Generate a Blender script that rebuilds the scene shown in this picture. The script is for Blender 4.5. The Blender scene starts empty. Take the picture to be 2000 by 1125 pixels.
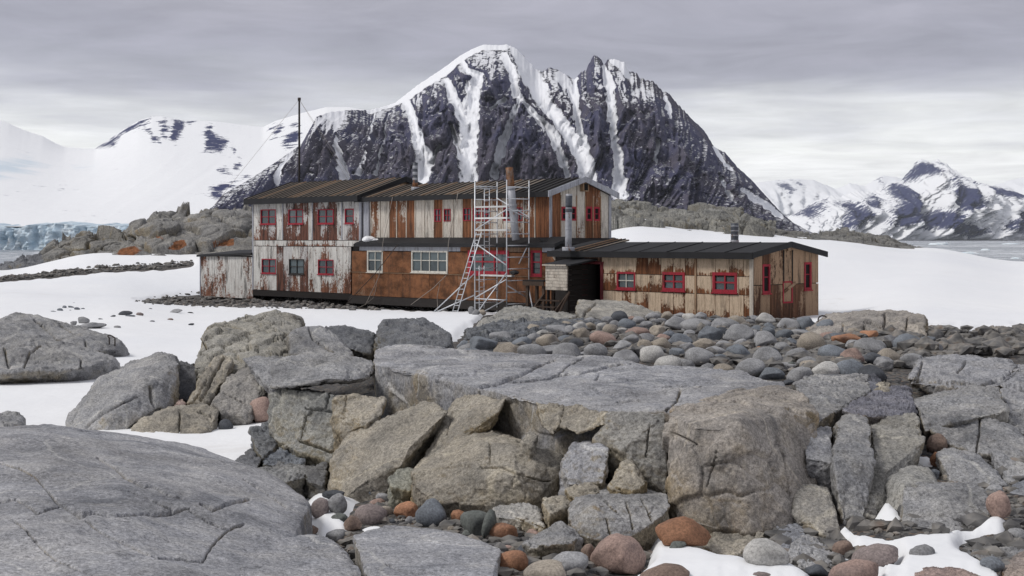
import bpy, bmesh, math, random
import numpy as np
from mathutils import Vector

# ------------------------------------------------------------------ camera, sky, sun, exposure
SC = bpy.context.scene
COL = SC.collection
F = 2800.0          # focal length in photo pixels (2000 px wide)
CZ = 12.0           # eye height above the sea
HY = 466.0          # horizon row in the photo
cam_d = bpy.data.cameras.new('camera')
cam = bpy.data.objects.new('camera', cam_d); COL.objects.link(cam)
cam.location = (0, 0, CZ); cam.rotation_euler = (math.radians(90), 0, 0)
cam_d.sensor_width = 36.0; cam_d.lens = 36.0 * F / 2000.0
cam_d.shift_y = (HY - 562.5) / 2000.0
cam_d.clip_start = 0.5; cam_d.clip_end = 60000.0
SC.camera = cam
SC.view_settings.view_transform = 'Standard'
SC.view_settings.look = 'None'
SC.view_settings.gamma = 1.0
SC.view_settings.use_curve_mapping = False
SC.view_settings.exposure = 0.34
SC.cycles.use_denoising = True
SC.cycles.max_bounces = 6
SC.cycles.diffuse_bounces = 3
SC.cycles.glossy_bounces = 2
SC.cycles.volume_bounces = 1

SUN_AZ, SUN_EL = math.radians(258), math.radians(49)   # azimuth clockwise from +Y; light from behind left

def build_world():
    w = bpy.data.worlds.new('World'); SC.world = w; w.use_nodes = True
    nt = w.node_tree; N = nt.nodes; L = nt.links; N.clear()
    out = N.new('ShaderNodeOutputWorld'); bg = N.new('ShaderNodeBackground')
    sky = N.new('ShaderNodeTexSky'); sky.sky_type = 'NISHITA'; sky.sun_disc = False
    sky.sun_elevation = SUN_EL; sky.sun_rotation = SUN_AZ
    tc = N.new('ShaderNodeTexCoord'); sep = N.new('ShaderNodeSeparateXYZ')
    L.new(tc.outputs['Generated'], sep.inputs[0])
    def math_(op, a, b=None, c=None):
        n = N.new('ShaderNodeMath'); n.operation = op
        for i, v in enumerate((a, b, c)):
            if v is None: continue
            if isinstance(v, (int, float)): n.inputs[i].default_value = v
            else: L.new(v, n.inputs[i])
        return n.outputs[0]
    z = math_('MAXIMUM', sep.outputs[2], 0.0)
    den = math_('ADD', z, 0.045)
    cx = math_('DIVIDE', sep.outputs[0], den); cy = math_('DIVIDE', sep.outputs[1], den)
    comb = N.new('ShaderNodeCombineXYZ'); L.new(cx, comb.inputs[0]); L.new(cy, comb.inputs[1])
    def noise(sc, det, rough, off, dist=0.0):
        mp = N.new('ShaderNodeMapping'); L.new(comb.outputs[0], mp.inputs[0])
        mp.inputs['Location'].default_value = off; mp.inputs['Scale'].default_value = (sc, sc * 1.0, sc)
        n = N.new('ShaderNodeTexNoise'); n.inputs['Scale'].default_value = 1.0
        n.inputs['Detail'].default_value = det; n.inputs['Roughness'].default_value = rough
        n.inputs['Distortion'].default_value = dist
        L.new(mp.outputs[0], n.inputs['Vector']); return n.outputs[0]
    n1 = noise(0.62, 6, 0.55, (3.1, 7.2, 0), 0.3)
    n2 = noise(1.7, 7, 0.6, (11.3, 2.2, 0), 0.5)
    # cloud deck brightness with height: bright gap over the horizon, grey deck above
    e = math_('MULTIPLY', z, 1.0)
    warp = math_('MULTIPLY_ADD', math_('SUBTRACT', n1, 0.5), 0.105, e)
    warp = math_('MULTIPLY_ADD', math_('SUBTRACT', n2, 0.5), 0.02, warp)
    ramp = N.new('ShaderNodeValToRGB'); L.new(warp, ramp.inputs[0])
    cr = ramp.color_ramp; cr.interpolation = 'B_SPLINE'
    stops = [(0.0, (1.08, 1.085, 1.05)), (0.048, (1.05, 1.055, 1.03)), (0.075, (0.86, 0.865, 0.88)), (0.102, (0.51, 0.51, 0.57)),
             (0.124, (0.365, 0.36, 0.43)), (0.165, (0.405, 0.39, 0.45)), (0.26, (0.44, 0.43, 0.475)), (1.0, (0.56, 0.57, 0.61))]
    cr.elements[0].position = stops[0][0]; cr.elements[0].color = (*stops[0][1], 1)
    cr.elements[1].position = stops[-1][0]; cr.elements[1].color = (*stops[-1][1], 1)
    for p, c in stops[1:-1]:
        el = cr.elements.new(p); el.color = (*c, 1)
    bil = math_('MULTIPLY_ADD', math_('SUBTRACT', n2, 0.5), 0.75, 1.0)
    mul = N.new('ShaderNodeVectorMath'); mul.operation = 'SCALE'
    L.new(ramp.outputs[0], mul.inputs[0]); L.new(bil, mul.inputs['Scale'])
    sc2 = N.new('ShaderNodeVectorMath'); sc2.operation = 'SCALE'; L.new(mul.outputs[0], sc2.inputs[0]); sc2.inputs['Scale'].default_value = 10.0
    mix = N.new('ShaderNodeMix'); mix.data_type = 'RGBA'; mix.inputs[0].default_value = 0.9
    L.new(sky.outputs[0], mix.inputs[6]); L.new(sc2.outputs[0], mix.inputs[7])
    L.new(mix.outputs[2], bg.inputs[0]); bg.inputs[1].default_value = 0.083
    L.new(bg.outputs[0], out.inputs[0])
build_world()
sl = bpy.data.lights.new('sun', 'SUN'); sl.energy = 1.5; sl.angle = math.radians(16); sl.color = (1.0, 0.965, 0.91)
sun = bpy.data.objects.new('sun', sl); COL.objects.link(sun)
_sd = Vector((math.sin(SUN_AZ) * math.cos(SUN_EL), math.cos(SUN_AZ) * math.cos(SUN_EL), math.sin(SUN_EL)))
sun.rotation_euler = _sd.to_track_quat('Z', 'Y').to_euler(); sun.location = (-30, -20, 60)
# ------------------------------------------------------------------ helpers
RNG = np.random.default_rng(7)
random.seed(11)
_perm = np.random.default_rng(3).permutation(512)
_perm = np.concatenate([_perm, _perm, _perm])
_grad = np.random.default_rng(5).normal(size=(512, 3)); _grad /= np.linalg.norm(_grad, axis=1)[:, None]
_rnd = np.random.default_rng(9).random((512, 4))
def _hash(i, j, k):
    return _perm[(_perm[(_perm[i & 511] + j) & 511] + k) & 511]
def perlin(p):
    p = np.asarray(p, float); i = np.floor(p).astype(np.int64); f = p - i
    u = f * f * f * (f * (f * 6 - 15) + 10); r = 0
    for dx in (0, 1):
        for dy in (0, 1):
            for dz in (0, 1):
                g = _grad[_hash(i[:, 0] + dx, i[:, 1] + dy, i[:, 2] + dz)]
                v = g[:, 0] * (f[:, 0] - dx) + g[:, 1] * (f[:, 1] - dy) + g[:, 2] * (f[:, 2] - dz)
                w = (u[:, 0] if dx else 1 - u[:, 0]) * (u[:, 1] if dy else 1 - u[:, 1]) * (u[:, 2] if dz else 1 - u[:, 2])
                r = r + w * v
    return r * 1.5
def fbm(p, o=4, g=0.5):
    a, s, r = 1.0, 1.0, 0
    for k in range(o):
        r = r + a * perlin(p * s + 17.3 * k); a *= g; s *= 2.03
    return r
def ridged(p, o=4, g=0.5):
    a, s, r = 1.0, 1.0, 0
    for k in range(o):
        r = r + a * (1 - 2 * np.abs(perlin(p * s + 9.1 * k))); a *= g; s *= 2.07
    return r
def voro(p):
    i = np.floor(p).astype(np.int64); f = p - i
    F1 = np.full(len(p), 9.0); F2 = np.full(len(p), 9.0); R = np.zeros((len(p), 4))
    for dx in (-1, 0, 1):
        for dy in (-1, 0, 1):
            for dz in (-1, 0, 1):
                h = _hash(i[:, 0] + dx, i[:, 1] + dy, i[:, 2] + dz); q = _rnd[h]
                d = np.sqrt((dx + q[:, 0] - f[:, 0])**2 + (dy + q[:, 1] - f[:, 1])**2 + (dz + q[:, 2] - f[:, 2])**2)
                c = d < F1
                F2 = np.where(c, F1, np.minimum(F2, d)); F1 = np.where(c, d, F1)
                R[c] = _rnd[(h[c] * 7 + 13) & 511]
    return F1, F2, R
def sstep(a, b, x):
    t = np.clip((x - a) / (b - a), 0, 1); return t * t * (3 - 2 * t)
def sd_poly(X, Y, poly):
    """signed distance, positive inside"""
    P = np.asarray(poly, float); n = len(P); D = np.full(X.shape, 1e9); ins = np.zeros(X.shape, bool)
    for k in range(n):
        a, b = P[k], P[(k + 1) % n]; e = b - a
        t = np.clip(((X - a[0]) * e[0] + (Y - a[1]) * e[1]) / max(e @ e, 1e-9), 0, 1)
        D = np.minimum(D, (X - a[0] - t * e[0])**2 + (Y - a[1] - t * e[1])**2)
        if a[1] != b[1]:
            c = ((a[1] > Y) != (b[1] > Y)) & (X < (b[0] - a[0]) * (Y - a[1]) / (b[1] - a[1]) + a[0]); ins ^= c
    D = np.sqrt(D); return np.where(ins, D, -D)
def inside(x, y, poly):
    c = False; n = len(poly)
    for k in range(n):
        (ax, ay), (bx, by) = poly[k], poly[(k + 1) % n]
        if (ay > y) != (by > y) and x < (bx - ax) * (y - ay) / (by - ay) + ax: c = not c
    return c
def d_line(X, Y, line):
    """min of distance / width along a polyline of (x, y, halfwidth)"""
    D = np.full(X.shape, 1e9)
    for a, b in zip(line[:-1], line[1:]):
        ex, ey = b[0] - a[0], b[1] - a[1]
        t = np.clip(((X - a[0]) * ex + (Y - a[1]) * ey) / max(ex * ex + ey * ey, 1e-9), 0, 1)
        w = a[2] + t * (b[2] - a[2])
        D = np.minimum(D, np.hypot(X - a[0] - t * ex, Y - a[1] - t * ey) / w)
    return D
def P3(px, py, d):
    return np.array([(px - 1000.0) / F * d, d, CZ - (py - HY) / F * d])
def proj(V):
    d = np.maximum(V[:, 1], 0.1)
    return 1000 + V[:, 0] / d * F, HY - (V[:, 2] - CZ) / d * F

def mesh_np(name, V, faces, mat, smooth=True, attrs=None):
    me = bpy.data.meshes.new(name); V = np.asarray(V, np.float32); Fc = np.asarray(faces, np.int32)
    k = Fc.shape[1]
    me.vertices.add(len(V)); me.vertices.foreach_set('co', V.ravel())
    me.loops.add(Fc.size); me.loops.foreach_set('vertex_index', Fc.ravel())
    me.polygons.add(len(Fc)); me.polygons.foreach_set('loop_start', np.arange(0, Fc.size, k, dtype=np.int32))
    me.polygons.foreach_set('use_smooth', np.full(len(Fc), smooth, bool))
    for an, av in (attrs or {}).items():
        a = me.attributes.new(an, 'FLOAT', 'POINT'); a.data.foreach_set('value', np.asarray(av, np.float32).ravel())
    me.update(calc_edges=True); me.validate()
    if mat: me.materials.append(mat)
    return me
def link(name, me, parent=None, label=None, cat=None, group=None, kind=None, loc=None, color=None):
    o = bpy.data.objects.new(name, me); COL.objects.link(o)
    if parent is not None: o.parent = parent
    if loc is not None: o.location = loc
    for k, v in (('label', label), ('category', cat), ('group', group), ('kind', kind)):
        if v: o[k] = v
    if color: o.color = (*color, 1)
    return o
def grid_faces(nu, nv):
    a = np.arange(nu * nv).reshape(nv, nu)
    return np.stack([a[:-1, :-1], a[:-1, 1:], a[1:, 1:], a[1:, :-1]], -1).reshape(-1, 4)

# ---- materials
class MT:
    def __init__(s, name):
        s.m = bpy.data.materials.new(name); s.m.use_nodes = True; s.nt = s.m.node_tree; s.N = s.nt.nodes; s.L = s.nt.links
        s.b = s.N['Principled BSDF']; s.geo = s.N.new('ShaderNodeNewGeometry'); s.obj = s.N.new('ShaderNodeObjectInfo')
    def put(s, sock, v):
        if isinstance(v, (int, float)): sock.default_value = v
        elif isinstance(v, tuple): sock.default_value = (*v, 1) if len(v) == 3 and sock.type == 'RGBA' else v
        else: s.L.new(v, sock)
    def math(s, op, a, b=None, c=None, clamp=False):
        n = s.N.new('ShaderNodeMath'); n.operation = op; n.use_clamp = clamp
        for i, v in enumerate((a, b, c)):
            if v is not None: s.put(n.inputs[i], v)
        return n.outputs[0]
    def map(s, scale=(1, 1, 1), off=(0, 0, 0), src=None, rot=(0, 0, 0)):
        n = s.N.new('ShaderNodeMapping'); s.L.new(src or s.geo.outputs['Position'], n.inputs[0])
        n.inputs['Scale'].default_value = scale; n.inputs['Location'].default_value = off; n.inputs['Rotation'].default_value = rot; return n.outputs[0]
    def noise(s, sc, det=4, rough=0.55, vec=None, dist=0.0, col=False):
        n = s.N.new('ShaderNodeTexNoise'); n.inputs['Scale'].default_value = sc; n.inputs['Detail'].default_value = det
        n.inputs['Roughness'].default_value = rough; n.inputs['Distortion'].default_value = dist
        s.L.new(vec or s.geo.outputs['Position'], n.inputs['Vector']); return n.outputs[1 if col else 0]
    def voro(s, sc, vec=None, feat='F1', out=0):
        n = s.N.new('ShaderNodeTexVoronoi'); n.feature = feat; n.inputs['Scale'].default_value = sc
        s.L.new(vec or s.geo.outputs['Position'], n.inputs['Vector']); return n.outputs[out]
    def ramp(s, v, stops, interp='LINEAR'):
        n = s.N.new('ShaderNodeValToRGB'); s.put(n.inputs[0], v); c = n.color_ramp; c.interpolation = interp
        def cc(x): return (x, x, x, 1) if isinstance(x, (int, float)) else (*x, 1)
        c.elements[0].position = stops[0][0]; c.elements[0].color = cc(stops[0][1])
        c.elements[1].position = stops[-1][0]; c.elements[1].color = cc(stops[-1][1])
        for p, x in stops[1:-1]:
            e = c.elements.new(p); e.color = cc(x)
        return n.outputs[0]
    def step(s, v, a, b):
        n = s.N.new('ShaderNodeMapRange'); n.interpolation_type = 'SMOOTHSTEP'; s.put(n.inputs[0], v)
        s.put(n.inputs[1], a); s.put(n.inputs[2], b); return n.outputs[0]
    def mix(s, f, a, b, blend='MIX'):
        n = s.N.new('ShaderNodeMix'); n.data_type = 'RGBA'; n.blend_type = blend
        s.put(n.inputs[0], f); s.put(n.inputs[6], a); s.put(n.inputs[7], b); return n.outputs[2]
    def attr(s, name):
        n = s.N.new('ShaderNodeAttribute'); n.attribute_name = name; return n.outputs['Fac']
    def nz(s):
        n = s.N.new('ShaderNodeSeparateXYZ'); s.L.new(s.geo.outputs['Normal'], n.inputs[0]); return n.outputs[2]
    def bump(s, h, strength=0.5, dist=0.02, prev=None):
        n = s.N.new('ShaderNodeBump'); n.inputs['Strength'].default_value = strength; n.inputs['Distance'].default_value = dist
        s.put(n.inputs['Height'], h)
        if prev: s.L.new(prev, n.inputs['Normal'])
        return n.outputs[0]
    def done(s, color, rough=0.85, normal=None, spec=0.3, metal=0.0):
        s.put(s.b.inputs['Base Color'], color); s.put(s.b.inputs['Roughness'], rough)
        s.b.inputs['Specular IOR Level'].default_value = spec; s.put(s.b.inputs['Metallic'], metal)
        if normal: s.L.new(normal, s.b.inputs['Normal'])
        return s.m
# ------------------------------------------------------------------ materials of the setting
def m_snow():
    m = MT('snow'); n1 = m.noise(0.05, 5); n2 = m.noise(1.2, 4); n3 = m.noise(14, 3)
    c = m.ramp(n1, [(0.3, (0.80, 0.815, 0.84)), (0.7, (0.88, 0.885, 0.89))])
    dirt = m.step(m.math('MULTIPLY', m.noise(0.9, 6, 0.65), m.noise(0.11, 3)), 0.33, 0.46)
    c = m.mix(m.math('MULTIPLY', dirt, 0.25), c, (0.62, 0.58, 0.54))
    nb = m.bump(n2, 0.5, 0.10); nb = m.bump(n3, 0.35, 0.012, nb)
    return m.done(c, 0.7, nb, 0.2)
def m_far_snow():
    m = MT('glacier_snow'); a = m.attr('rock'); n = m.math('ADD', m.math('MULTIPLY', m.noise(0.016, 8, 0.72), 0.55), m.math('MULTIPLY', m.noise(0.06, 6, 0.75, m.map((1, 1, 0.6), rot=(0, 0.5, 0))), 0.45)); n2 = m.noise(0.006, 7, 0.62)
    rock = m.step(m.math('ADD', m.math('MULTIPLY', a, 0.92), m.math('MULTIPLY', m.math('SUBTRACT', n, 0.5), 4.2)), 0.45, 0.58)
    rc = m.ramp(m.noise(0.03, 7, 0.7), [(0.3, (0.018, 0.025, 0.075)), (0.55, (0.040, 0.047, 0.118)), (0.72, (0.095, 0.098, 0.15))])
    ice = m.attr('ice')
    sc = m.mix(m.math('MULTIPLY', m.step(m.math('ADD', m.math('MULTIPLY', n2, 0.8), m.math('MULTIPLY', ice, 0.42)), 0.62, 0.86), m.math('MULTIPLY', ice, 0.8)), (0.86, 0.87, 0.885), (0.58, 0.68, 0.76))
    nb = m.bump(n2, 0.35, 14.0); nb = m.bump(n, 0.25, 10.0, nb)
    return m.done(m.mix(rock, sc, rc), 0.85, nb, 0.1)
def m_massif():
    m = MT('massif_rock'); a = m.attr('snow'); dust = m.attr('dust')
    fine = m.noise(0.16, 8, 0.75, m.map((1, 1, 0.9))); led = m.noise(0.22, 6, 0.7, m.map((0.3, 0.6, 1.6), rot=(0, 0.62, 0))); mid = m.noise(0.035, 7, 0.68)
    big = m.noise(0.006, 4)
    s1 = m.step(m.math('ADD', a, m.math('MULTIPLY', m.math('SUBTRACT', fine, 0.5), 1.0)), 0.47, 0.53)
    k = m.math('ADD', m.math('MULTIPLY', m.math('SUBTRACT', fine, 0.5), 1.2), m.math('MULTIPLY', m.math('SUBTRACT', led, 0.5), 1.6))
    s2 = m.step(m.math('ADD', dust, k), 0.72, 0.88)
    s = m.math('MAXIMUM', s1, m.math('MULTIPLY', s2, 0.85))
    rc = m.ramp(m.math('ADD', m.math('MULTIPLY', mid, 0.6), m.math('MULTIPLY', led, 0.4)), [(0.36, (0.040, 0.043, 0.094)), (0.5, (0.084, 0.085, 0.142)), (0.64, (0.148, 0.142, 0.182))])
    rc = m.mix(m.math('MULTIPLY', m.step(big, 0.45, 0.62), 0.5), rc, m.mix(1.0, m.ramp(led, [(0.3, 0.5), (0.65, 1.3)]), (0.115, 0.099, 0.102), 'MULTIPLY'))
    inv = m.math('SUBTRACT', 1.0, m.math('MULTIPLY', s, 0.8)); nb = m.bump(m.math('MULTIPLY', fine, inv), 0.5, 4.0); nb = m.bump(m.math('MULTIPLY', led, inv), 0.4, 4.0, nb); nb = m.bump(m.math('MULTIPLY', mid, inv), 0.5, 12.0, nb)
    return m.done(m.mix(s, rc, (0.83, 0.84, 0.87)), 0.9, nb, 0.1)
def m_ice_cliff():
    m = MT('ice_cliff'); n = m.noise(0.06, 7, 0.65, m.map((1, 1, 1.6))); v = m.voro(0.05, m.map((1, 1, 0.7)))
    c = m.ramp(n, [(0.28, (0.36, 0.50, 0.62)), (0.5, (0.54, 0.65, 0.73)), (0.7, (0.78, 0.83, 0.86))])
    return m.done(c, 0.5, m.bump(m.math('ADD', n, v), 0.6, 4.0), 0.3)
def m_sea():
    m = MT('sea'); n = m.noise(0.05, 7, 0.72, m.map((1.0, 0.45, 1))); n2 = m.noise(0.004, 4, 0.6, m.map((1.0, 0.5, 1)))
    f = m.step(m.math('ADD', n, m.math('MULTIPLY', m.math('SUBTRACT', n2, 0.5), 0.5)), 0.5, 0.58)
    c = m.mix(f, (0.16, 0.19, 0.21), (0.72, 0.74, 0.77))
    r = m.math('MULTIPLY_ADD', f, 0.5, 0.22)
    return m.done(c, r, m.bump(n, 0.35, 0.25), 0.4)
def rock_nodes(m, scale=1.0, warm=1.0, fine=True):
    """weathered granite: grey crystals, ochre stain on broken faces, dark lichen; Object colour tints it"""
    P = m.geo.outputs['Position']
    n0 = m.noise(0.7 * scale, 5, 0.6); n1 = m.noise(3.2 * scale, 6, 0.62, dist=0.4)
    n2 = m.noise(38 * scale, 5, 0.75); n3 = m.noise(120 * scale, 3, 0.7)
    base = m.ramp(n1, [(0.25, (0.155, 0.158, 0.165)), (0.45, (0.25, 0.25, 0.256)), (0.6, (0.30, 0.298, 0.298)), (0.8, (0.37, 0.36, 0.345))])
    steep = m.step(m.nz(), 0.75, 0.15)
    st = m.math('MULTIPLY', m.step(m.math('ADD', n0, m.math('MULTIPLY', n1, 0.5)), 0.62, 0.92), m.math('MULTIPLY_ADD', steep, 0.75 * warm, 0.12 * warm), clamp=True)
    c = m.mix(st, base, m.ramp(m.noise(5.5 * scale, 5), [(0.3, (0.155, 0.13, 0.088)), (0.55, (0.25, 0.212, 0.145)), (0.75, (0.30, 0.22, 0.13))]))
    pv = m.math('ABSOLUTE', m.math('SUBTRACT', m.noise(0.55 * scale, 2, 0.4, m.map(off=(3, 1, 2))), 0.5))
    c = m.mix(m.math('MULTIPLY', m.step(pv, 0.006, 0.002), 0.55), c, (0.42, 0.41, 0.385))
    c = m.mix(1.0, c, m.ramp(m.noise(1.1 * scale, 6, 0.65, m.map(off=(1, 7, 3))), [(0.3, 0.62), (0.5, 1.0), (0.7, 1.28)]), 'MULTIPLY')
    dk = m.step(m.noise(1.7 * scale, 8, 0.7, m.map(off=(5, 3, 8)), dist=0.8), 0.55, 0.68)
    c = m.mix(m.math('MULTIPLY', dk, 0.6), c, (0.075, 0.08, 0.09))
    sp = m.ramp(m.math('ADD', m.math('MULTIPLY', n2, 0.6), m.math('MULTIPLY', n3, 0.4)), [(0.34, 0.30), (0.5, 1.0), (0.62, 1.65)])
    c = m.mix(1.0, c, sp, 'MULTIPLY')
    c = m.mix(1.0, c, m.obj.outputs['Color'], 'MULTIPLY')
    nb = m.bump(n1, 0.55, 0.05 / scale)
    nb = m.bump(m.noise(14 * scale, 6, 0.7), 0.6, 0.02 / scale, nb)
    if fine: nb = m.bump(n2, 0.5, 0.006 / scale, nb)
    return c, nb
def m_rock():
    m = MT('granite'); c, nb = rock_nodes(m); return m.done(c, 0.82, nb, 0.25)
def m_outcrop():
    m = MT('outcrop_rock'); c, nb = rock_nodes(m, 0.22)
    rust = m.attr('rust')
    rr = m.step(m.math('ADD', rust, m.math('MULTIPLY', m.math('SUBTRACT', m.noise(1.2, 6, 0.7), 0.5), 1.6)), 0.5, 0.75)
    c = m.mix(rr, c, m.ramp(m.noise(2.5, 5), [(0.3, (0.10, 0.045, 0.022)), (0.7, (0.30, 0.12, 0.05))]))
    return m.done(c, 0.85, nb, 0.2)
def m_gravel():
    m = MT('gravel'); P = m.map((1, 1, 1.0)); dn = m.noise(14, 3, 0.6, col=True)
    av = m.N.new('ShaderNodeVectorMath'); av.operation = 'MULTIPLY_ADD'; m.L.new(dn, av.inputs[0]); av.inputs[1].default_value = (.05, .05, .05); m.L.new(m.geo.outputs['Position'], av.inputs[2]); W = av.outputs[0]
    v = m.voro(24.0, W, out=1); d = m.voro(24.0, W); n = m.noise(1.3, 5); d2 = m.voro(7.0, W)
    hs = m.N.new('ShaderNodeSeparateColor'); m.L.new(v, hs.inputs[0])
    c = m.ramp(hs.outputs[0], [(0.0, (0.05, 0.05, 0.055)), (0.4, (0.11, 0.106, 0.103)), (0.75, (0.165, 0.16, 0.15)), (0.95, (0.19, 0.14, 0.105)), (1.0, (0.22, 0.21, 0.20))])
    c = m.mix(1.0, c, m.ramp(n, [(0.3, 0.55), (0.7, 1.1)]), 'MULTIPLY')
    return m.done(c, 0.9, m.bump(m.math('SUBTRACT', 1.0, d2), 0.6, 0.07, m.bump(m.math('SUBTRACT', 1.0, d), 0.9, 0.03)), 0.2)
M_SNOW, M_FAR, M_MASS, M_ICE, M_SEA = m_snow(), m_far_snow(), m_massif(), m_ice_cliff(), m_sea()
M_ROCK, M_OUT, M_GRAVEL = m_rock(), m_outcrop(), m_gravel()

# ------------------------------------------------------------------ sea and far land
xs = np.array([-26000, -6000, -1500, -400, 0, 400, 1500, 6000, 26000.0]); ys = np.array([140, 260, 500, 1000, 2500, 6000, 14000, 40000.0])
X, Y = np.meshgrid(xs, ys)
link('sea', mesh_np('sea', np.stack([X.ravel(), Y.ravel(), 0 * X.ravel()], 1), grid_faces(len(xs), len(ys)), M_SEA, False), kind='structure',
     label='grey sea covered with drifting brash ice beyond the snow slope')

def px_interp(pts, px):
    p = np.asarray(pts, float); return np.interp(px, p[:, 0], p[:, 1])
def crop(ox, oy, s, pts):
    return [(ox + p[0] / s, oy + p[1] / s, *p[2:]) for p in pts]

def sheet(name, ridge, z0, px0, px1, d0, d1, nx, nv, power, jag, ribs, fines, lines, polys, icepolys, mat, label, ribscale=45.0, back=0.5, dvar=None, carve=None, facet=0, dusty=(), soft_px=40):
    px = np.linspace(px0, px1, nx); v = np.linspace(0, 1, nv); vb = np.linspace(0, 1, 16)[1:]
    PX, VV = np.meshgrid(px, v)
    rp = px_interp(ridge, px)
    q = np.stack([px / 9.0, 0 * px, 0 * px + 2.2], 1); q2 = np.stack([px / 3.2, 0 * px, 0 * px + 5.2], 1)
    jamp = px_interp(jag, px) if isinstance(jag, list) else jag
    rp = rp - jamp * (np.abs(perlin(q)) * 2 + 0.6 * np.abs(perlin(q2)) * 1.2 - 0.7)
    D1 = d1 + (px_interp(dvar, px) if dvar else 0 * px)
    zr = CZ + (HY - rp) / F * D1
    dd = d0 + (D1[None, :] - d0) * VV
    kn = max(3, int(soft_px / (px1 - px0) * nx)); ker = np.hanning(2 * kn + 3)[1:-1]; ker /= ker.sum()
    zs_ = np.convolve(np.pad(zr, kn, mode='edge'), ker, 'valid')                    # lower slopes do not repeat every notch of the skyline
    zz = z0 + ((zs_ - z0)[None, :] + (zr - zs_)[None, :] * VV ** 3) * VV ** power
    xx = (PX - 1000) / F * dd
    PY = HY - (zz - CZ) / dd * F
    win = np.sin(np.pi * np.clip(VV, 0, 1)) ** 0.5 * (1 - VV ** 6)
    sh = PX.shape
    q = np.stack([PX.ravel() / ribscale + 0.25 * np.sin(PY.ravel() / 60.0), PY.ravel() / (ribscale * 2.3) + PX.ravel() / (ribscale * 3.0), 0 * PX.ravel() + 0.7], 1)
    q = q + 0.5 * np.stack([perlin(q * 1.7 + 4), perlin(q * 1.7 + 9), 0 * q[:, 0]], 1)
    r = ridged(q, 4, 0.55).reshape(sh)
    q2 = np.stack([PX.ravel() / (ribscale * 0.36), PY.ravel() / (ribscale * 0.8), 0 * PX.ravel() + 3.7], 1)
    f = ridged(q2, 4, 0.6).reshape(sh)
    yy = dd.copy()
    snow = np.zeros(sh)
    wx = PX + 5.0 * fbm(np.stack([PX.ravel() / 14, PY.ravel() / 14, 0 * PX.ravel()], 1), 3).reshape(sh)
    for ln in lines:
        D = d_line(wx, PY, ln)
        snow = np.maximum(snow, np.clip(1.5 - 0.62 * D, 0, 1)); yy += (carve or 0) * win * np.exp(-(D / 1.3) ** 2)
    if facet:
        q3 = np.stack([PX.ravel() / 17 + PY.ravel() / 60, PY.ravel() / 24, 0 * PX.ravel()], 1); q3 = q3 + .3 * np.stack([perlin(q3), perlin(q3 + 7), 0 * q3[:, 0]], 1)
        G1, G2, GR_ = voro(q3); yy -= win * (1 - .75 * np.clip(snow, 0, 1)) * (facet * ((GR_[:, 0] - .5) * sstep(0, .15, G2 - G1) - .35 * np.exp(-((G2 - G1) / .06) ** 2))).reshape(sh)
        q3 = q3 * 2.6 + 3; G1, G2, GR_ = voro(q3); yy -= win * (1 - .75 * np.clip(snow, 0, 1)) * (.4 * facet * (GR_[:, 0] - .5) * sstep(0, .15, G2 - G1)).reshape(sh)
    yy -= win * (1 - .5 * np.clip(snow, 0, 1)) * (ribs * r + fines * f)
    rock = np.zeros(sh)
    for pg in polys: rock = np.maximum(rock, sstep(-13, 13, sd_poly(wx, PY, pg)))
    ice = np.zeros(sh)
    for pg in icepolys: ice = np.maximum(ice, sstep(-25, 40, sd_poly(wx, PY, pg)))
    # back side falls away behind the ridge
    db = D1[None, :] + vb[:, None] * back * (D1[None, :] - d0 + 300); zb = zr[None, :] * (1 - vb[:, None]) ** 1.2 + (-20) * vb[:, None]
    xb = (px[None, :] - 1000) / F * D1[None, :] + 0 * db
    V = np.concatenate([np.stack([xx, yy, zz], -1), np.stack([xb, db, zb], -1)], 0)
    n = np.cross(np.gradient(V, axis=1), np.gradient(V, axis=0)); n /= np.linalg.norm(n, axis=2)[..., None] + 1e-9
    nzv = np.abs(n[..., 2])
    pad = np.zeros((15, nx))
    hgt = np.concatenate([VV, pad + 1], 0)
    dust = np.clip((nzv - 0.50) * 2.2, 0, 1) * 0.75 + 0.30 * np.clip(hgt - 0.45, 0, 1)
    for pg, am in dusty: dust[:nv] += am * sstep(-12, 18, sd_poly(PX, PY, pg))
    at = {'snow': np.concatenate([snow, pad + 0.7], 0), 'rock': np.concatenate([rock, pad], 0), 'ice': np.concatenate([ice, pad], 0), 'dust': dust}
    return link(name, mesh_np(name, V.reshape(-1, 3), grid_faces(nx, nv + 15), mat, True, at), kind='structure', label=label)

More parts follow.
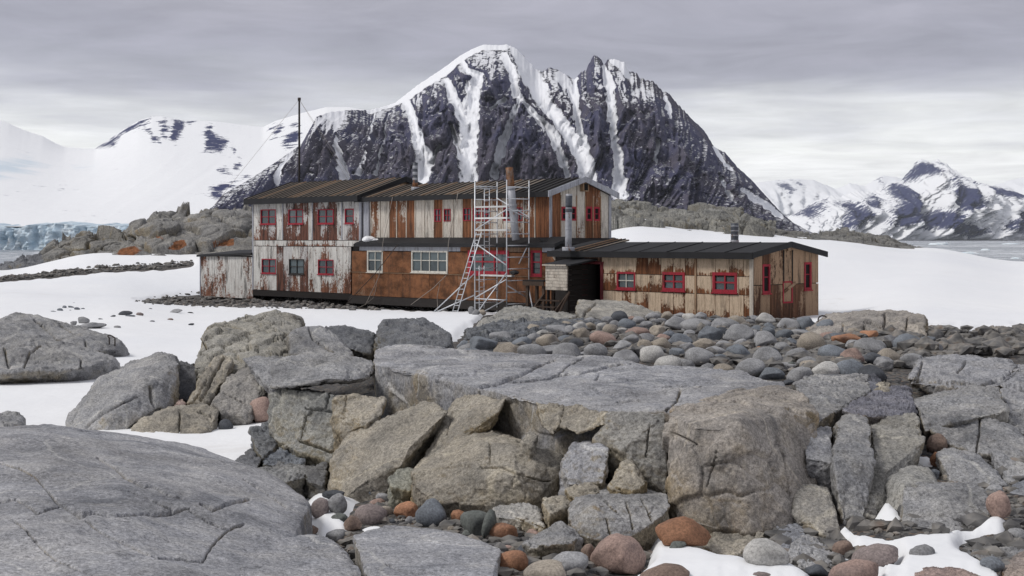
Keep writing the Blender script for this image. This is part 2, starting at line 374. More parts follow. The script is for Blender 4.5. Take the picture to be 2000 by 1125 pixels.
RIDGE = [(425, 392), (438, 378), (467, 362), (496, 345), (544, 313), (589, 281), (605, 252), (618, 228), (643, 218), (678, 215), (723, 215), (771, 201), (816, 166), (864, 134),
         (899, 108), (925, 94), (944, 87), (976, 88), (988, 86), (1008, 94), (1024, 110), (1043, 132), (1059, 140), (1072, 132), (1088, 135), (1110, 148), (1123, 154),
         (1136, 140), (1145, 137), (1152, 121), (1161, 105), (1171, 113), (1179, 126), (1187, 116), (1200, 114), (1219, 121), (1228, 138), (1244, 143), (1251, 154),
         (1276, 159), (1296, 180), (1308, 183), (1324, 204), (1353, 233), (1376, 255), (1395, 287), (1417, 298), (1440, 326), (1468, 351), (1494, 380), (1526, 415), (1548, 434), (1600, 462)]
LINES = [
 [(1004, 94, 5), (1018, 120, 7), (1024, 140, 9), (1046, 169, 10), (1068, 210, 9), (1094, 246, 8), (1120, 284, 9), (1139, 322, 11), (1147, 350, 12)],
 [(1011, 188, 3), (1046, 233, 4), (1078, 265, 6), (1091, 306, 6), (1107, 345, 4)],
 [(1123, 156, 4), (1121, 194, 4), (1124, 233, 5), (1132, 268, 4), (1142, 303, 4)],
 [(1180, 130, 3), (1190, 166, 7), (1192, 204, 4.5), (1195, 239, 4.5), (1193, 265, 4.5), (1200, 303, 5), (1204, 335, 7), (1206, 380, 9)],
 [(1299, 191, 3), (1304, 214, 4), (1307, 233, 2)], [(1014, 198, 3), (992, 252, 3), (972, 306, 3.5), (969, 348, 4)],
 [(1443, 374, 4), (1478, 399, 6), (1513, 420, 6)], [(1280, 278, 2), (1280, 316, 3)], [(1095, 150, 8), (1108, 170, 5), (1118, 190, 3)],
 [(899, 114, 3), (915, 143, 4), (938, 150, 5), (925, 172, 9), (922, 214, 10), (918, 258, 12), (915, 300, 12), (918, 350, 11)],
 [(874, 159, 4), (890, 201, 6), (906, 233, 8), (918, 262, 8)], [(795, 201, 4), (810, 239, 6), (822, 281, 8), (834, 310, 8), (829, 348, 10)],
 [(661, 265, 2), (669, 306, 4.5), (680, 350, 6)], [(886, 252, 3), (902, 303, 3)], [(1000, 239, 3), (976, 313, 4), (966, 342, 5)],
 [(723, 217, 4), (784, 192, 7), (816, 170, 7), (864, 140, 7), (899, 114, 5), (940, 92, 4), (988, 90, 5)], [(570, 297, 3), (550, 332, 4), (547, 358, 3)],
 [(762, 223, 1.2), (749, 297, 2), (739, 342, 2)], [(733, 223, 1.2), (720, 300, 2), (707, 342, 3)], [(635, 222, 6), (650, 228, 7), (668, 220, 5)],
 [(1200, 118, 6), (1215, 128, 5), (1225, 150, 3)], [(1028, 118, 5), (1050, 150, 6), (1062, 170, 5)], [(845, 320, 3), (862, 290, 2)],
 [(1395, 290, 3), (1410, 320, 3), (1425, 335, 2)], [(1395, 345, 2), (1415, 390, 3)], [(985, 110, 5), (1000, 140, 5), (1008, 185, 5)], [(960, 215, 2.5), (985, 195, 2.5)],
]
sheet('mountain', RIDGE, -5, 425, 1600, 1750, 2500, 700, 210, 1.12, [(425, 1), (700, 2), (760, 1.2), (960, 1), (1010, 2), (1100, 2.5), (1130, 3.5), (1270, 3.5), (1420, 2), (1600, 1)], 60, 12, LINES, [], [], M_MASS,
      'dark rocky mountain massif streaked with snow gullies behind the hut', carve=26, ribscale=62.0, dvar=[(425, -640), (560, -420), (640, -200), (760, 0)], facet=16, dusty=[([(985, 92), (1070, 135), (1130, 155), (1150, 230), (1120, 310), (1040, 260), (990, 180)], .22), ([(1140, 110), (1240, 140), (1290, 190), (1230, 210), (1150, 190)], .22), ([(880, 125), (960, 90), (990, 120), (960, 200), (900, 190)], .2), ([(610, 225), (680, 215), (660, 260), (600, 290)], .45), ([(1200, 320), (1300, 350), (1300, 400), (1180, 400)], .15), ([(760, 200), (880, 140), (860, 200), (790, 230)], .2)])
# left glacier with its nunataks
c6 = lambda p: crop(0, 180, 2.96, p); c4 = lambda p: crop(400, 60, 3.125, p)
GR = [(-500, 170), (-200, 205), (0, 236), (17, 241), (44, 253), (61, 259), (84, 266), (111, 281), (128, 288), (159, 290), (186, 290), (216, 270), (240, 253), (270, 236), (297, 227), (318, 227), (358, 236),
      (382, 236), (422, 237), (473, 244), (514, 248), (538, 236), (592, 220), (637, 209), (682, 209), (720, 216), (800, 260), (1000, 330)]
NUN = [c6(p) for p in (
 [(550, 325), (640, 265), (720, 215), (830, 160), (890, 140), (870, 165), (790, 205), (700, 245), (660, 320)], [(822, 195), (838, 180), (842, 210), (826, 208)], [(845, 215), (870, 210), (920, 262), (940, 300), (895, 275)],
 [(915, 170), (960, 150), (985, 195), (970, 270), (930, 250)], [(990, 230), (1010, 155), (1060, 165), (1070, 215), (1030, 290), (995, 280)], [(1195, 195), (1215, 190), (1230, 235), (1330, 280), (1290, 345), (1190, 345), (1195, 250)],
 [(1350, 320), (1375, 340), (1360, 358)], [(1270, 450), (1310, 440), (1340, 470), (1280, 475)], [(1345, 440), (1395, 395), (1395, 430), (1365, 455)],
 [(1205, 570), (1260, 538), (1440, 480), (1455, 497), (1310, 550), (1280, 620), (1215, 605)], [(1090, 168), (1120, 166), (1105, 185)])]
NUN += [c4(p) for p in ([(460, 700), (500, 640), (570, 610), (590, 630), (560, 690), (510, 720)], [(410, 665), (430, 605), (385, 600), (470, 575), (490, 590), (450, 630)], [(530, 575), (560, 560), (565, 580)])]
sheet('glacier', GR, 25, -500, 1000, 1545, 3900, 420, 170, 1.35, 0.5, 18, 2, [], NUN, [c6([(-300, 330), (200, 320), (330, 400), (350, 480), (250, 520), (-300, 620)]), c6([(380, 380), (700, 420), (600, 500), (420, 500)])], M_FAR,
      'broad white glacier with dark nunatak peaks above the ice cliff', ribscale=420, soft_px=170)
# ice cliff at the glacier's edge
pxs = np.linspace(-500, 700, 300); vs = np.linspace(0, 1, 40); PX, VV = np.meshgrid(pxs, vs)
top = 26 + 3 * perlin(np.stack([pxs / 60, 0 * pxs, 0 * pxs + .5], 1)) + 2.0 * perlin(np.stack([pxs / 14, 0 * pxs, 0 * pxs + 1.5], 1)) + np.interp(pxs, [-500, 0, 130, 260, 700], [0, -1.5, 1.5, -1, 0])
q = np.stack([PX.ravel() / 16, VV.ravel() * 1.3, 0 * PX.ravel()], 1)
yy = 1532 + 14 * VV - 9 * ridged(q, 4).reshape(PX.shape)
V = np.stack([(PX - 1000) / F * 1535, yy, -2 + (top[None, :] + 2) * VV], -1)
V = np.concatenate([V, (V[-1] + np.array([0, 60, 3.0]))[None]], 0)
link('ice_cliff', mesh_np('ice_cliff', V.reshape(-1, 3), grid_faces(300, 41), M_ICE), kind='structure', label='pale blue glacier ice cliff rising from the sea')
# far range on the right and the hazier range behind it
c7 = lambda p: crop(1440, 280, 2.8125, p)
RR = [(1480, 466), (1538, 424), (1575, 403), (1596, 390), (1621, 381), (1643, 383), (1675, 372), (1703, 376), (1739, 356), (1760, 351), (1774, 337), (1790, 314), (1803, 310), (1817, 317), (1831, 311), (1849, 321),
      (1874, 339), (1916, 358), (1956, 365), (1984, 374), (2000, 381), (2100, 395), (2300, 440)]
RP = [c7(p) for p in (
 [(500, 330), (560, 325), (600, 370), (625, 430), (600, 465), (550, 475), (440, 478), (470, 400)], [(800, 250), (850, 215), (890, 240), (895, 300), (870, 360), (860, 420), (780, 460), (700, 470), (700, 390), (760, 320)],
 [(1060, 180), (1110, 170), (1140, 260), (1185, 345), (1070, 395), (1005, 370), (1020, 270)], [(930, 390), (1000, 370), (1060, 420), (1070, 455), (1000, 475), (840, 475), (880, 410)],
 [(985, 100), (1060, 110), (1080, 150), (960, 200), (900, 220), (920, 170)], [(300, 385), (380, 345), (480, 310), (420, 360), (340, 420)], [(1190, 230), (1300, 215), (1450, 240), (1575, 290), (1500, 330), (1350, 300), (1250, 300)],
 [(1320, 440), (1400, 370), (1480, 395), (1575, 440), (1700, 480), (1500, 490), (1400, 495), (1310, 480)], [(1050, 460), (1120, 430), (1240, 490), (1200, 520), (1040, 500)], [(620, 330), (740, 275), (720, 320), (650, 390)], [(1090, 95), (1130, 130), (1160, 220), (1130, 200)])]
sheet('mountain', RR, -5, 1480, 2300, 8600, 10200, 380, 150, 1.15, [(1480, 1), (1650, 3), (1900, 3), (2300, 1)], 420, 130, [], RP, [], M_FAR, 'distant blue black and snowy peak across the ice filled bay', ribscale=60)
R2 = [(1380, 470), (1430, 380), (1475, 356), (1511, 352), (1547, 349), (1589, 351), (1632, 369), (1660, 358), (1689, 363), (1724, 342), (1753, 346), (1800, 352), (1900, 372), (2000, 345), (2200, 360)]
sheet('mountain', R2, -5, 1380, 2200, 15000, 18000, 200, 80, 1.2, 2.0, 500, 200, [], [c7([(205, 225), (250, 215), (290, 260), (240, 280)]), c7([(300, 205), (340, 215), (350, 245), (310, 225)]), c7([(760, 200), (800, 185), (790, 220)])], [], M_FAR,
      'farthest white snow range fading into cloud', ribscale=70)

# ------------------------------------------------------------------ the island's ground
ZT = {
 -700: [(4, 10.2), (7, 10.1), (9, 9.95), (11, 9.7), (14, 9.5), (17.5, 9.36), (27, 9.16), (33, 9.06), (44, 8.82), (70, 8.6), (100, 8.5), (116, 8.7), (130, 8.9), (140, 8.0), (170, 5), (220, 0), (300, -4), (500, -10)],
 0: [(4, 10.1), (7, 10.0), (9, 9.9), (11, 9.7), (14, 9.5), (17.5, 9.36), (21, 9.28), (27, 9.16), (33, 9.06), (44, 8.82), (70, 8.65), (100, 8.55), (116, 8.75), (130, 9.0), (140, 8.3), (170, 5), (220, 0), (300, -4), (500, -10)],
 200: [(4, 10.1), (7, 10.0), (9, 9.9), (11, 9.7), (14, 9.5), (17.5, 9.36), (21, 9.28), (27, 9.16), (33, 9.06), (44, 8.82), (70, 8.5), (85, 8.35), (100, 8.7), (116, 9.4), (130, 10.5), (140, 10.4), (170, 8), (220, 1), (300, -4), (500, -10)],
 400: [(4, 10.0), (7, 9.95), (9, 9.85), (11, 9.68), (14, 9.5), (17.5, 9.36), (21, 9.28), (27, 9.14), (33, 9.0), (44, 8.75), (70, 8.15), (85, 8.05), (95, 8.1), (105, 8.7), (116, 9.6), (130, 10.3), (140, 10.6), (170, 9), (220, 1), (300, -4), (500, -10)],
 600: [(4, 10.1), (7, 10.1), (9, 9.95), (11, 9.8), (14, 9.55), (17.5, 9.42), (21, 9.35), (27, 9.2), (33, 9.1), (44, 8.7), (55, 8.4), (70, 8.05), (85, 8.0), (100, 8.3), (116, 9.4), (140, 10.8), (170, 9), (220, 1), (300, -4), (500, -10)],
 900: [(4, 10.25), (7, 10.15), (9, 10.0), (11, 9.88), (14, 9.9), (17, 10.15), (22, 10.0), (28, 9.65), (36, 9.25), (48, 8.75), (60, 8.35), (75, 8.05), (90, 8.1), (116, 10), (140, 12), (170, 10), (220, 1), (300, -4), (500, -10)],
 1100: [(4, 10.25), (7, 10.15), (9, 10.0), (11, 9.9), (14, 10.1), (17, 10.35), (22, 10.2), (30, 9.8), (40, 9.45), (50, 9.12), (57, 8.6), (65, 8.15), (90, 8.5), (116, 11), (140, 13.7), (170, 12), (220, 1), (300, -4), (500, -10)],
 1250: [(4, 10.25), (7, 10.12), (9, 9.95), (11, 9.9), (14, 10.1), (17, 10.4), (22, 10.2), (30, 9.82), (40, 9.48), (50, 9.18), (57, 8.5), (65, 8.2), (80, 8.9), (100, 11), (120, 12.8), (140, 14.0), (170, 12), (220, 1), (300, -4), (500, -10)],
 1400: [(4, 10.25), (7, 10.1), (9, 9.98), (11, 9.93), (14, 10.15), (17, 10.4), (22, 10.2), (30, 9.85), (40, 9.5), (50, 9.2), (56, 8.6), (65, 8.2), (80, 9.0), (100, 10.7), (120, 12.2), (140, 13.1), (170, 11), (220, 1), (300, -4), (500, -10)],
 1600: [(4, 10.25), (7, 10.12), (9, 9.98), (11, 10.0), (14, 10.3), (17, 10.45), (22, 10.25), (30, 9.9), (40, 9.5), (50, 9.12), (57, 8.7), (65, 8.5), (80, 9.3), (100, 10.7), (120, 11.6), (140, 12.0), (170, 10), (220, 1), (300, -4), (500, -10)],
 1800: [(4, 10.25), (7, 10.12), (9, 10.0), (11, 10.1), (14, 10.35), (17, 10.4), (22, 10.2), (30, 9.9), (40, 9.5), (50, 9.1), (57, 8.95), (65, 9.1), (80, 9.6), (100, 10.3), (120, 10.8), (140, 11.0), (170, 9), (220, 1), (300, -4), (500, -10)],
 2000: [(4, 10.25), (7, 10.12), (9, 10.0), (11, 10.1), (14, 10.35), (17, 10.4), (22, 10.2), (30, 9.9), (40, 9.45), (50, 9.0), (57, 8.8), (65, 8.85), (80, 9.1), (100, 9.45), (120, 9.65), (140, 9.55), (170, 7), (220, 0), (300, -4), (500, -10)],
 2700: [(4, 10.25), (7, 10.12), (9, 10.0), (11, 10.1), (14, 10.3), (17, 10.3), (22, 10.1), (30, 9.7), (40, 9.2), (50, 8.7), (57, 8.4), (65, 8.2), (80, 8.0), (100, 7.5), (120, 7), (140, 6.5), (170, 4), (220, -1), (300, -4), (500, -10)],
}
ZC = np.array(sorted(ZT), float)
def terrain(px, d):
    px = np.asarray(px, float); d = np.asarray(d, float); ld = np.log(np.maximum(d, 3.5)); sh = ld.shape
    ld = ld.ravel(); pxr = np.broadcast_to(px, sh).ravel()
    cols = np.stack([np.interp(ld, np.log([r[0] for r in ZT[int(c)]]), [r[1] for r in ZT[int(c)]]) for c in ZC], 0)
    k = np.clip(np.searchsorted(ZC, pxr) - 1, 0, len(ZC) - 2); t = np.clip((pxr - ZC[k]) / (ZC[k + 1] - ZC[k]), 0, 1)
    t = t * t * (3 - 2 * t); i = np.arange(len(ld))
    return (cols[k, i] * (1 - t) + cols[k + 1, i] * t).reshape(sh)
c5 = lambda ox, oy: (lambda p: crop(ox, oy, 3.5714, p))
B1, B2, B3, B4, B5, B6, B7, B8 = c5(0, 560), c5(480, 580), c5(880, 580), c5(1440, 560), c5(0, 810), c5(480, 810), c5(940, 810), c5(1440, 810)
STONY = [[(905, 655), (945, 618), (1130, 585), (1300, 600), (1480, 612), (1640, 640), (1830, 652), (1870, 648), (2040, 645), (2120, 690), (2150, 800), (2180, 1900), (400, 1900), (400, 1010), (560, 950), (640, 925), (700, 890), (560, 865), (540, 760), (740, 700), (860, 690)],
         [(265, 590), (330, 578), (400, 572), (560, 560), (1100, 560), (1100, 604), (950, 609), (700, 607), (560, 600), (480, 603), (380, 600), (300, 596)],
         [(-300, 560), (0, 553), (70, 547), (200, 534), (300, 529), (375, 520), (380, 512), (300, 517), (200, 523), (0, 541), (-300, 550)]]
PATCH = [B6([(300, 500), (420, 520), (560, 490), (650, 525), (720, 580), (830, 585), (740, 690), (690, 760), (740, 830), (600, 830), (540, 845), (470, 800), (400, 800), (310, 740), (320, 640), (430, 625)]),
         B6([(800, 800), (880, 775), (980, 780), (930, 815), (830, 825)]),
         B7([(1060, 840), (1150, 770), (1210, 830), (1300, 880), (1500, 930), (1650, 980), (1800, 1000), (2000, 1080), (2100, 1200), (1000, 1200), (1090, 1125), (1170, 1040), (1170, 930)]),
         B8([(-60, 980), (0, 985), (60, 1060), (370, 1050), (520, 1125), (500, 1200), (-60, 1200)]),
         B8([(690, 850), (750, 790), (830, 860), (980, 880), (1090, 890), (1250, 870), (1480, 860), (1490, 830), (1640, 840), (1750, 740), (1850, 740), (1910, 790), (1850, 880), (1700, 890), (1570, 930), (1560, 970), (1650, 1020), (1740, 1070), (1830, 1125), (1840, 1200), (990, 1200), (990, 1125), (900, 1050), (1120, 1070), (1050, 950), (820, 960), (770, 890)]),
         B8([(960, 740), (1030, 590), (1150, 720), (1140, 760)]), B8([(1190, 310), (1210, 290), (1330, 295), (1380, 340), (1370, 380), (1310, 375)]), B8([(370, 770), (410, 735), (560, 795), (600, 855), (500, 825)]), B8([(670, 955), (790, 1010), (740, 1030)]),
         [(1312, 705), (1330, 700), (1326, 716)], [(1690, 700), (1720, 692), (1760, 700), (1730, 708)], [(1700, 722), (1730, 718), (1722, 734)]]
nx, nd = 600, 380
pxg = np.linspace(-700, 2700, nx); lg = np.exp(np.linspace(math.log(4.2), math.log(480), nd)); PX, DD = np.meshgrid(pxg, lg)
Z = terrain(PX, DD); XW = (PX - 1000) / F * DD
PY = HY - (Z - CZ) / DD * F
nzz = fbm(np.stack([XW.ravel() / 2.2, DD.ravel() / 2.2, 0 * XW.ravel()], 1), 4).reshape(PX.shape)
wob = 6 * fbm(np.stack([PX.ravel() / 22, PY.ravel() / 10, 0 * PX.ravel() + 5], 1), 4).reshape(PX.shape)
stony = np.full(PX.shape, -1e3)
for pg in STONY: stony = np.maximum(stony, sd_poly(PX, PY, pg))
pat = np.full(PX.shape, -1e3)
for pg in PATCH: pat = np.maximum(pat, sd_poly(PX, PY, pg))
near = sstep(60, 12, DD)
snowy = np.maximum(-stony + wob * (DD < 60) * 0.6 + wob * (DD >= 60) * 0.35, pat + wob * 0.3)
big = fbm(np.stack([XW.ravel() / 14, DD.ravel() / 14, 0 * XW.ravel() + 3], 1), 3).reshape(PX.shape)
soft = np.where(DD < 18, 16.0, np.where(DD < 60, 9.0, 3.0))            # snow thins out to nothing at its edge
lift = -0.05 * np.where(DD > 60, 2, 1) + (0.05 * np.where(DD > 60, 2, 1) + np.where(pat > -20, 0.09, 0.15)) * sstep(-1.0, 1.6, snowy / soft)
ZS = Z + lift + 0.03 * nzz + 0.16 * big * sstep(15, 40, DD)
ZG = Z + 0.05 * nzz + 0.16 * big * sstep(15, 40, DD) + 0.025 * np.where(DD < 40, 1, 0) * fbm(np.stack([XW.ravel() / .4, DD.ravel() / .4, 0 * XW.ravel()], 1), 3).reshape(PX.shape)
Fg = grid_faces(nx, nd); sm = (snowy / soft).ravel()[Fg]
def sub(V, Fc):
    u, inv = np.unique(Fc, return_inverse=True); return V[u], inv.reshape(Fc.shape)
v1, f1 = sub(np.stack([XW, DD, ZS], -1).reshape(-1, 3), Fg[sm.max(1) > -1.0]); v2, f2 = sub(np.stack([XW, DD, ZG], -1).reshape(-1, 3), Fg[sm.min(1) < 1.5])
link('snow_field', mesh_np('snow_field', v1, f1, M_SNOW), kind='structure', label='white snow field lying around the hut and between the rocks')
link('stony_ground', mesh_np('stony_ground', v2, f2, M_GRAVEL), kind='structure', label='dark gravelly ground between the boulders')
SURF = np.where(snowy > 0, ZS, ZG); SPY = HY - (SURF - CZ) / DD * F
def _cell(px):
    t = min(max((px - pxg[0]) / (pxg[1] - pxg[0]), 0), nx - 1.001); k = int(t); return k, t - k
def hit(px, py, dmax=240.0):
    """distance at which the sight line through a photo pixel meets the ground or the snow on it"""
    k, t = _cell(px); col = SPY[:, k] * (1 - t) + SPY[:, k + 1] * t
    i = np.nonzero((col <= py) & (lg > 5))[0]; return float(lg[i[0]]) if len(i) else dmax
def ground_z(x, y):
    k, t = _cell(1000 + x / y * F); return float(np.interp(math.log(y), np.log(lg), SURF[:, k] * (1 - t) + SURF[:, k + 1] * t))
# ------------------------------------------------------------------ building materials
def m_paint(name, paint, wood, amount, streak=1.0, dark=0.5, rough=0.8, spread=0.3, drip=0.0, grain=True):
    """old paint peeling off stained boards; every board differs through its own random number"""
    m = MT(name); r = m.obj.outputs['Random']
    off = m.N.new('ShaderNodeVectorMath'); off.operation = 'ADD'; m.L.new(m.geo.outputs['Position'], off.inputs[0])
    cb = m.N.new('ShaderNodeCombineXYZ'); m.put(cb.inputs[0], m.math('MULTIPLY', r, 37.0)); m.put(cb.inputs[2], m.math('MULTIPLY', r, 11.0)); m.L.new(cb.outputs[0], off.inputs[1])
    V = off.outputs[0]
    big = m.noise(0.9, 4, 0.6, m.map((1, 1, 0.55), src=V)); strk = m.noise(1.0, 6, 0.7, m.map((9, 9, 0.55), src=V)); fl = m.noise(11, 6, 0.72, m.map((1, 1, 0.7), src=V))
    f = m.math('ADD', m.math('MULTIPLY', big, 0.75), m.math('MULTIPLY', strk, 0.45 * streak)); f = m.math('ADD', f, m.math('MULTIPLY', fl, 0.5))
    f = m.math('ADD', f, m.math('MULTIPLY', m.math('SUBTRACT', r, 0.5), spread))
    if drip:
        tcn = m.N.new('ShaderNodeTexCoord'); sp = m.N.new('ShaderNodeSeparateXYZ'); m.L.new(tcn.outputs['Generated'], sp.inputs[0])
        edge = m.math('POWER', m.math('SUBTRACT', 1.0, sp.outputs[2]), 2.2)
        f = m.math('SUBTRACT', f, m.math('MULTIPLY', m.math('MULTIPLY', edge, drip), m.step(strk, 0.3, 0.72)))
    keep = m.step(f, 1.0 - amount * 0.35 - 0.03 + 0.0, 1.0 - amount * 0.35 + 0.05)
    wd = m.mix(m.step(strk, 0.35, 0.7) if grain else m.step(m.noise(1.1, 7, 0.7, m.map((1, 1, 1.6), src=V)), 0.32, 0.66), tuple(x * 0.45 for x in wood), tuple(min(1, x * 1.35) for x in wood))
    pt = m.mix(m.math('MULTIPLY', m.step(m.noise(1.6, 6, 0.7, m.map((5, 5, 0.5), src=V)), 0.45, 0.68), 0.75), paint, tuple(p * 0.42 + w * 0.32 for p, w in zip(paint, wood)))
    c = m.mix(keep, wd, pt)
    dk = m.step(m.noise(0.8, 7, 0.72, m.map((3.5, 3.5, 0.7), off=(9, 2, 4), src=V)), 0.50, 0.64)
    c = m.mix(m.math('MULTIPLY', dk, dark), c, (0.022, 0.017, 0.016))
    c = m.mix(1.0, c, m.ramp(m.noise(45, 4, 0.7, m.map((1, 1, 0.25))), [(0.3, 0.72), (0.6, 1.12)]), 'MULTIPLY')
    nb = m.bump(keep, 0.5, 0.004); nb = m.bump(m.noise(30, 5, 0.7, m.map((1, 1, 0.15))), 0.4, 0.006, nb)
    return m.done(c, rough, nb, 0.25)
M_WHITE = m_paint('white_peeling_board', (0.60, 0.59, 0.56), (0.20, 0.085, 0.05), 0.72, dark=0.75, spread=0.14, drip=0.2)
M_WHITED = m_paint('stained_white_board', (0.50, 0.49, 0.48), (0.15, 0.065, 0.045), 0.60, dark=0.95, spread=0.2, drip=0.35)
M_MIX = m_paint('worn_white_board', (0.55, 0.51, 0.45), (0.23, 0.095, 0.045), 0.52, dark=0.45, spread=0.7, drip=0.15)
M_BROWN = m_paint('brown_plywood', (0.24, 0.165, 0.115), (0.175, 0.075, 0.034), 0.38, streak=0.2, dark=0.4, spread=0.4, grain=False)
M_CREAM = m_paint('cream_stained_board', (0.56, 0.44, 0.32), (0.17, 0.068, 0.03), 0.72, streak=1.3, dark=0.4, spread=0.25, drip=0.7)
M_WOOD = m_paint('stained_timber', (0.33, 0.22, 0.14), (0.13, 0.06, 0.032), 0.36, streak=1.6, dark=0.6, spread=0.5)
M_GREY = m_paint('grey_trim', (0.36, 0.37, 0.41), (0.16, 0.13, 0.12), 1.15, dark=0.3)
M_RED = m_paint('red_window_paint', (0.33, 0.028, 0.045), (0.16, 0.05, 0.035), 1.25, dark=0.25)
M_WINW = m_paint('white_window_paint', (0.62, 0.60, 0.54), (0.25, 0.16, 0.10), 1.25, dark=0.2)
M_DRED = m_paint('dark_red_paint', (0.16, 0.03, 0.035), (0.07, 0.035, 0.03), 1.1, dark=0.4)
def m_plain(name, col, rough=0.7, var=0.5, sc=3.0, spec=0.3, metal=0.0, stretch=(1, 1, 1), bump=0.3):
    m = MT(name); n = m.noise(sc, 7, 0.68, m.map(stretch)); r = m.obj.outputs['Random']
    k = m.math('MULTIPLY', m.math('MULTIPLY_ADD', n, 2 * var, 1 - var), m.math('MULTIPLY_ADD', r, 0.3, 0.85))
    c = m.mix(1.0, col, k, 'MULTIPLY'); return m.done(c, rough, m.bump(n, bump, 0.01), spec, metal)
M_FELT = m_plain('black_roof_felt', (0.017, 0.017, 0.019), 0.75, 0.55, 1.5)
M_ROOF = m_plain('brown_roof_felt', (0.165, 0.138, 0.112), 0.85, 0.6, 2.2, stretch=(2.5, 0.5, 2.5))
M_BATTEN = m_plain('roof_batten', (0.030, 0.026, 0.024), 0.8, 0.5, 4)
M_TAN = m_plain('bare_batten', (0.20, 0.125, 0.075), 0.8, 0.5, 4)
M_TAR_SHADE = m_plain('tarred_and_shaded_timber', (0.016, 0.013, 0.012), 0.8, 0.5, 4)  # dark beams and posts; also the shade painted into the porch passage
M_DWOOD = m_plain('dark_timber', (0.055, 0.036, 0.026), 0.8, 0.6, 5)
M_CORE = m_plain('inner_shade', (0.010, 0.009, 0.009), 0.95, 0.3, 4)  # near black: the darkness of the interior is put into the colour
M_ALU = m_plain('aluminium_tube', (0.62, 0.64, 0.67), 0.42, 0.25, 6, 0.5, 0.35)
M_PLANK = m_plain('pale_plank', (0.58, 0.58, 0.57), 0.8, 0.3, 6)
M_PLANKW = m_paint('bleached_plank', (0.55, 0.50, 0.43), (0.22, 0.13, 0.08), 1.15, dark=0.45)
M_ROPE = m_plain('cable', (0.28, 0.25, 0.22), 0.8, 0.3, 6)
M_BLACK = m_plain('black_plastic', (0.02, 0.02, 0.022), 0.6, 0.4, 8)
M_IRON = m_plain('rusty_iron', (0.045, 0.035, 0.03), 0.7, 0.5, 12)
def m_flue(name, lo, hi, rust):
    m = MT(name); n = m.noise(4, 6, 0.7); r = m.step(m.noise(2.2, 6, 0.7, m.map((1, 1, 0.6))), 0.62 - rust, 0.70 - rust * 0.6)
    c = m.mix(r, m.ramp(n, [(0.3, lo), (0.7, hi)]), m.ramp(m.noise(9, 5), [(0.3, (0.07, 0.028, 0.012)), (0.7, (0.26, 0.11, 0.04))]))
    return m.done(c, 0.55, m.bump(n, 0.3, 0.01), 0.4, 0.25)
M_FLUE = m_flue('galvanised_flue', (0.26, 0.27, 0.30), (0.42, 0.43, 0.46), 0.05)
M_FLUED = m_flue('dark_flue', (0.045, 0.05, 0.062), (0.10, 0.11, 0.13), 0.04)
M_RUSTY = m_flue('rusted_flue', (0.16, 0.12, 0.10), (0.26, 0.22, 0.19), 0.30)
def m_glass():
    m = MT('old_window_glass'); n = m.noise(0.9, 3); r = m.obj.outputs['Random']
    c = m.ramp(m.math('ADD', m.math('MULTIPLY', n, 0.6), m.math('MULTIPLY', r, 0.4)), [(0.2, (0.012, 0.020, 0.026)), (0.6, (0.06, 0.085, 0.095)), (0.85, (0.13, 0.16, 0.17))])
    return m.done(c, 0.10, m.bump(m.noise(1.7, 2), 0.25, 0.02), 0.55)
M_GLASS = m_glass()

# ------------------------------------------------------------------ building frames (walls stand at 45 degrees to the view)
S = math.sqrt(0.5)
BOXF = np.array([(0, 3, 2, 1), (4, 5, 6, 7), (0, 1, 5, 4), (1, 2, 6, 5), (2, 3, 7, 6), (3, 0, 4, 7)])
class Wall:
    """front: x+y = c, runs left to right; gable: x-y = c, runs front to back. a along the wall, b outward, z height over the camera"""
    def __init__(s, c, gable=False):
        s.c, s.g = c, gable
        s.e = np.array([S, S, 0]) if gable else np.array([S, -S, 0]); s.n = np.array([S, -S, 0]) if gable else np.array([-S, -S, 0])
        s.o = s.n * (s.n @ np.array([c / 2, -c / 2 if gable else c / 2, 0]))
    def d(s, px):
        k = (px - 1000) / F; return s.c / (k - 1) if s.g else s.c / (1 + k)
    def a(s, px):
        d = s.d(px); return float(np.array([(px - 1000) / F * d, d, 0]) @ s.e)
    def z(s, px, py): return -(py - HY) / F * s.d(px)
    def P(s, a, b, z): return s.o + s.e * a + s.n * b + np.array([0, 0, CZ + z])
    def box(s, a0, a1, b0, b1, z0, z1):
        return [s.P(*p) for p in ((a0, b1, z0), (a1, b1, z0), (a1, b0, z0), (a0, b0, z0), (a0, b1, z1), (a1, b1, z1), (a1, b0, z1), (a0, b0, z1))]
    def hexa(s, pts): return [s.P(*p) for p in pts]
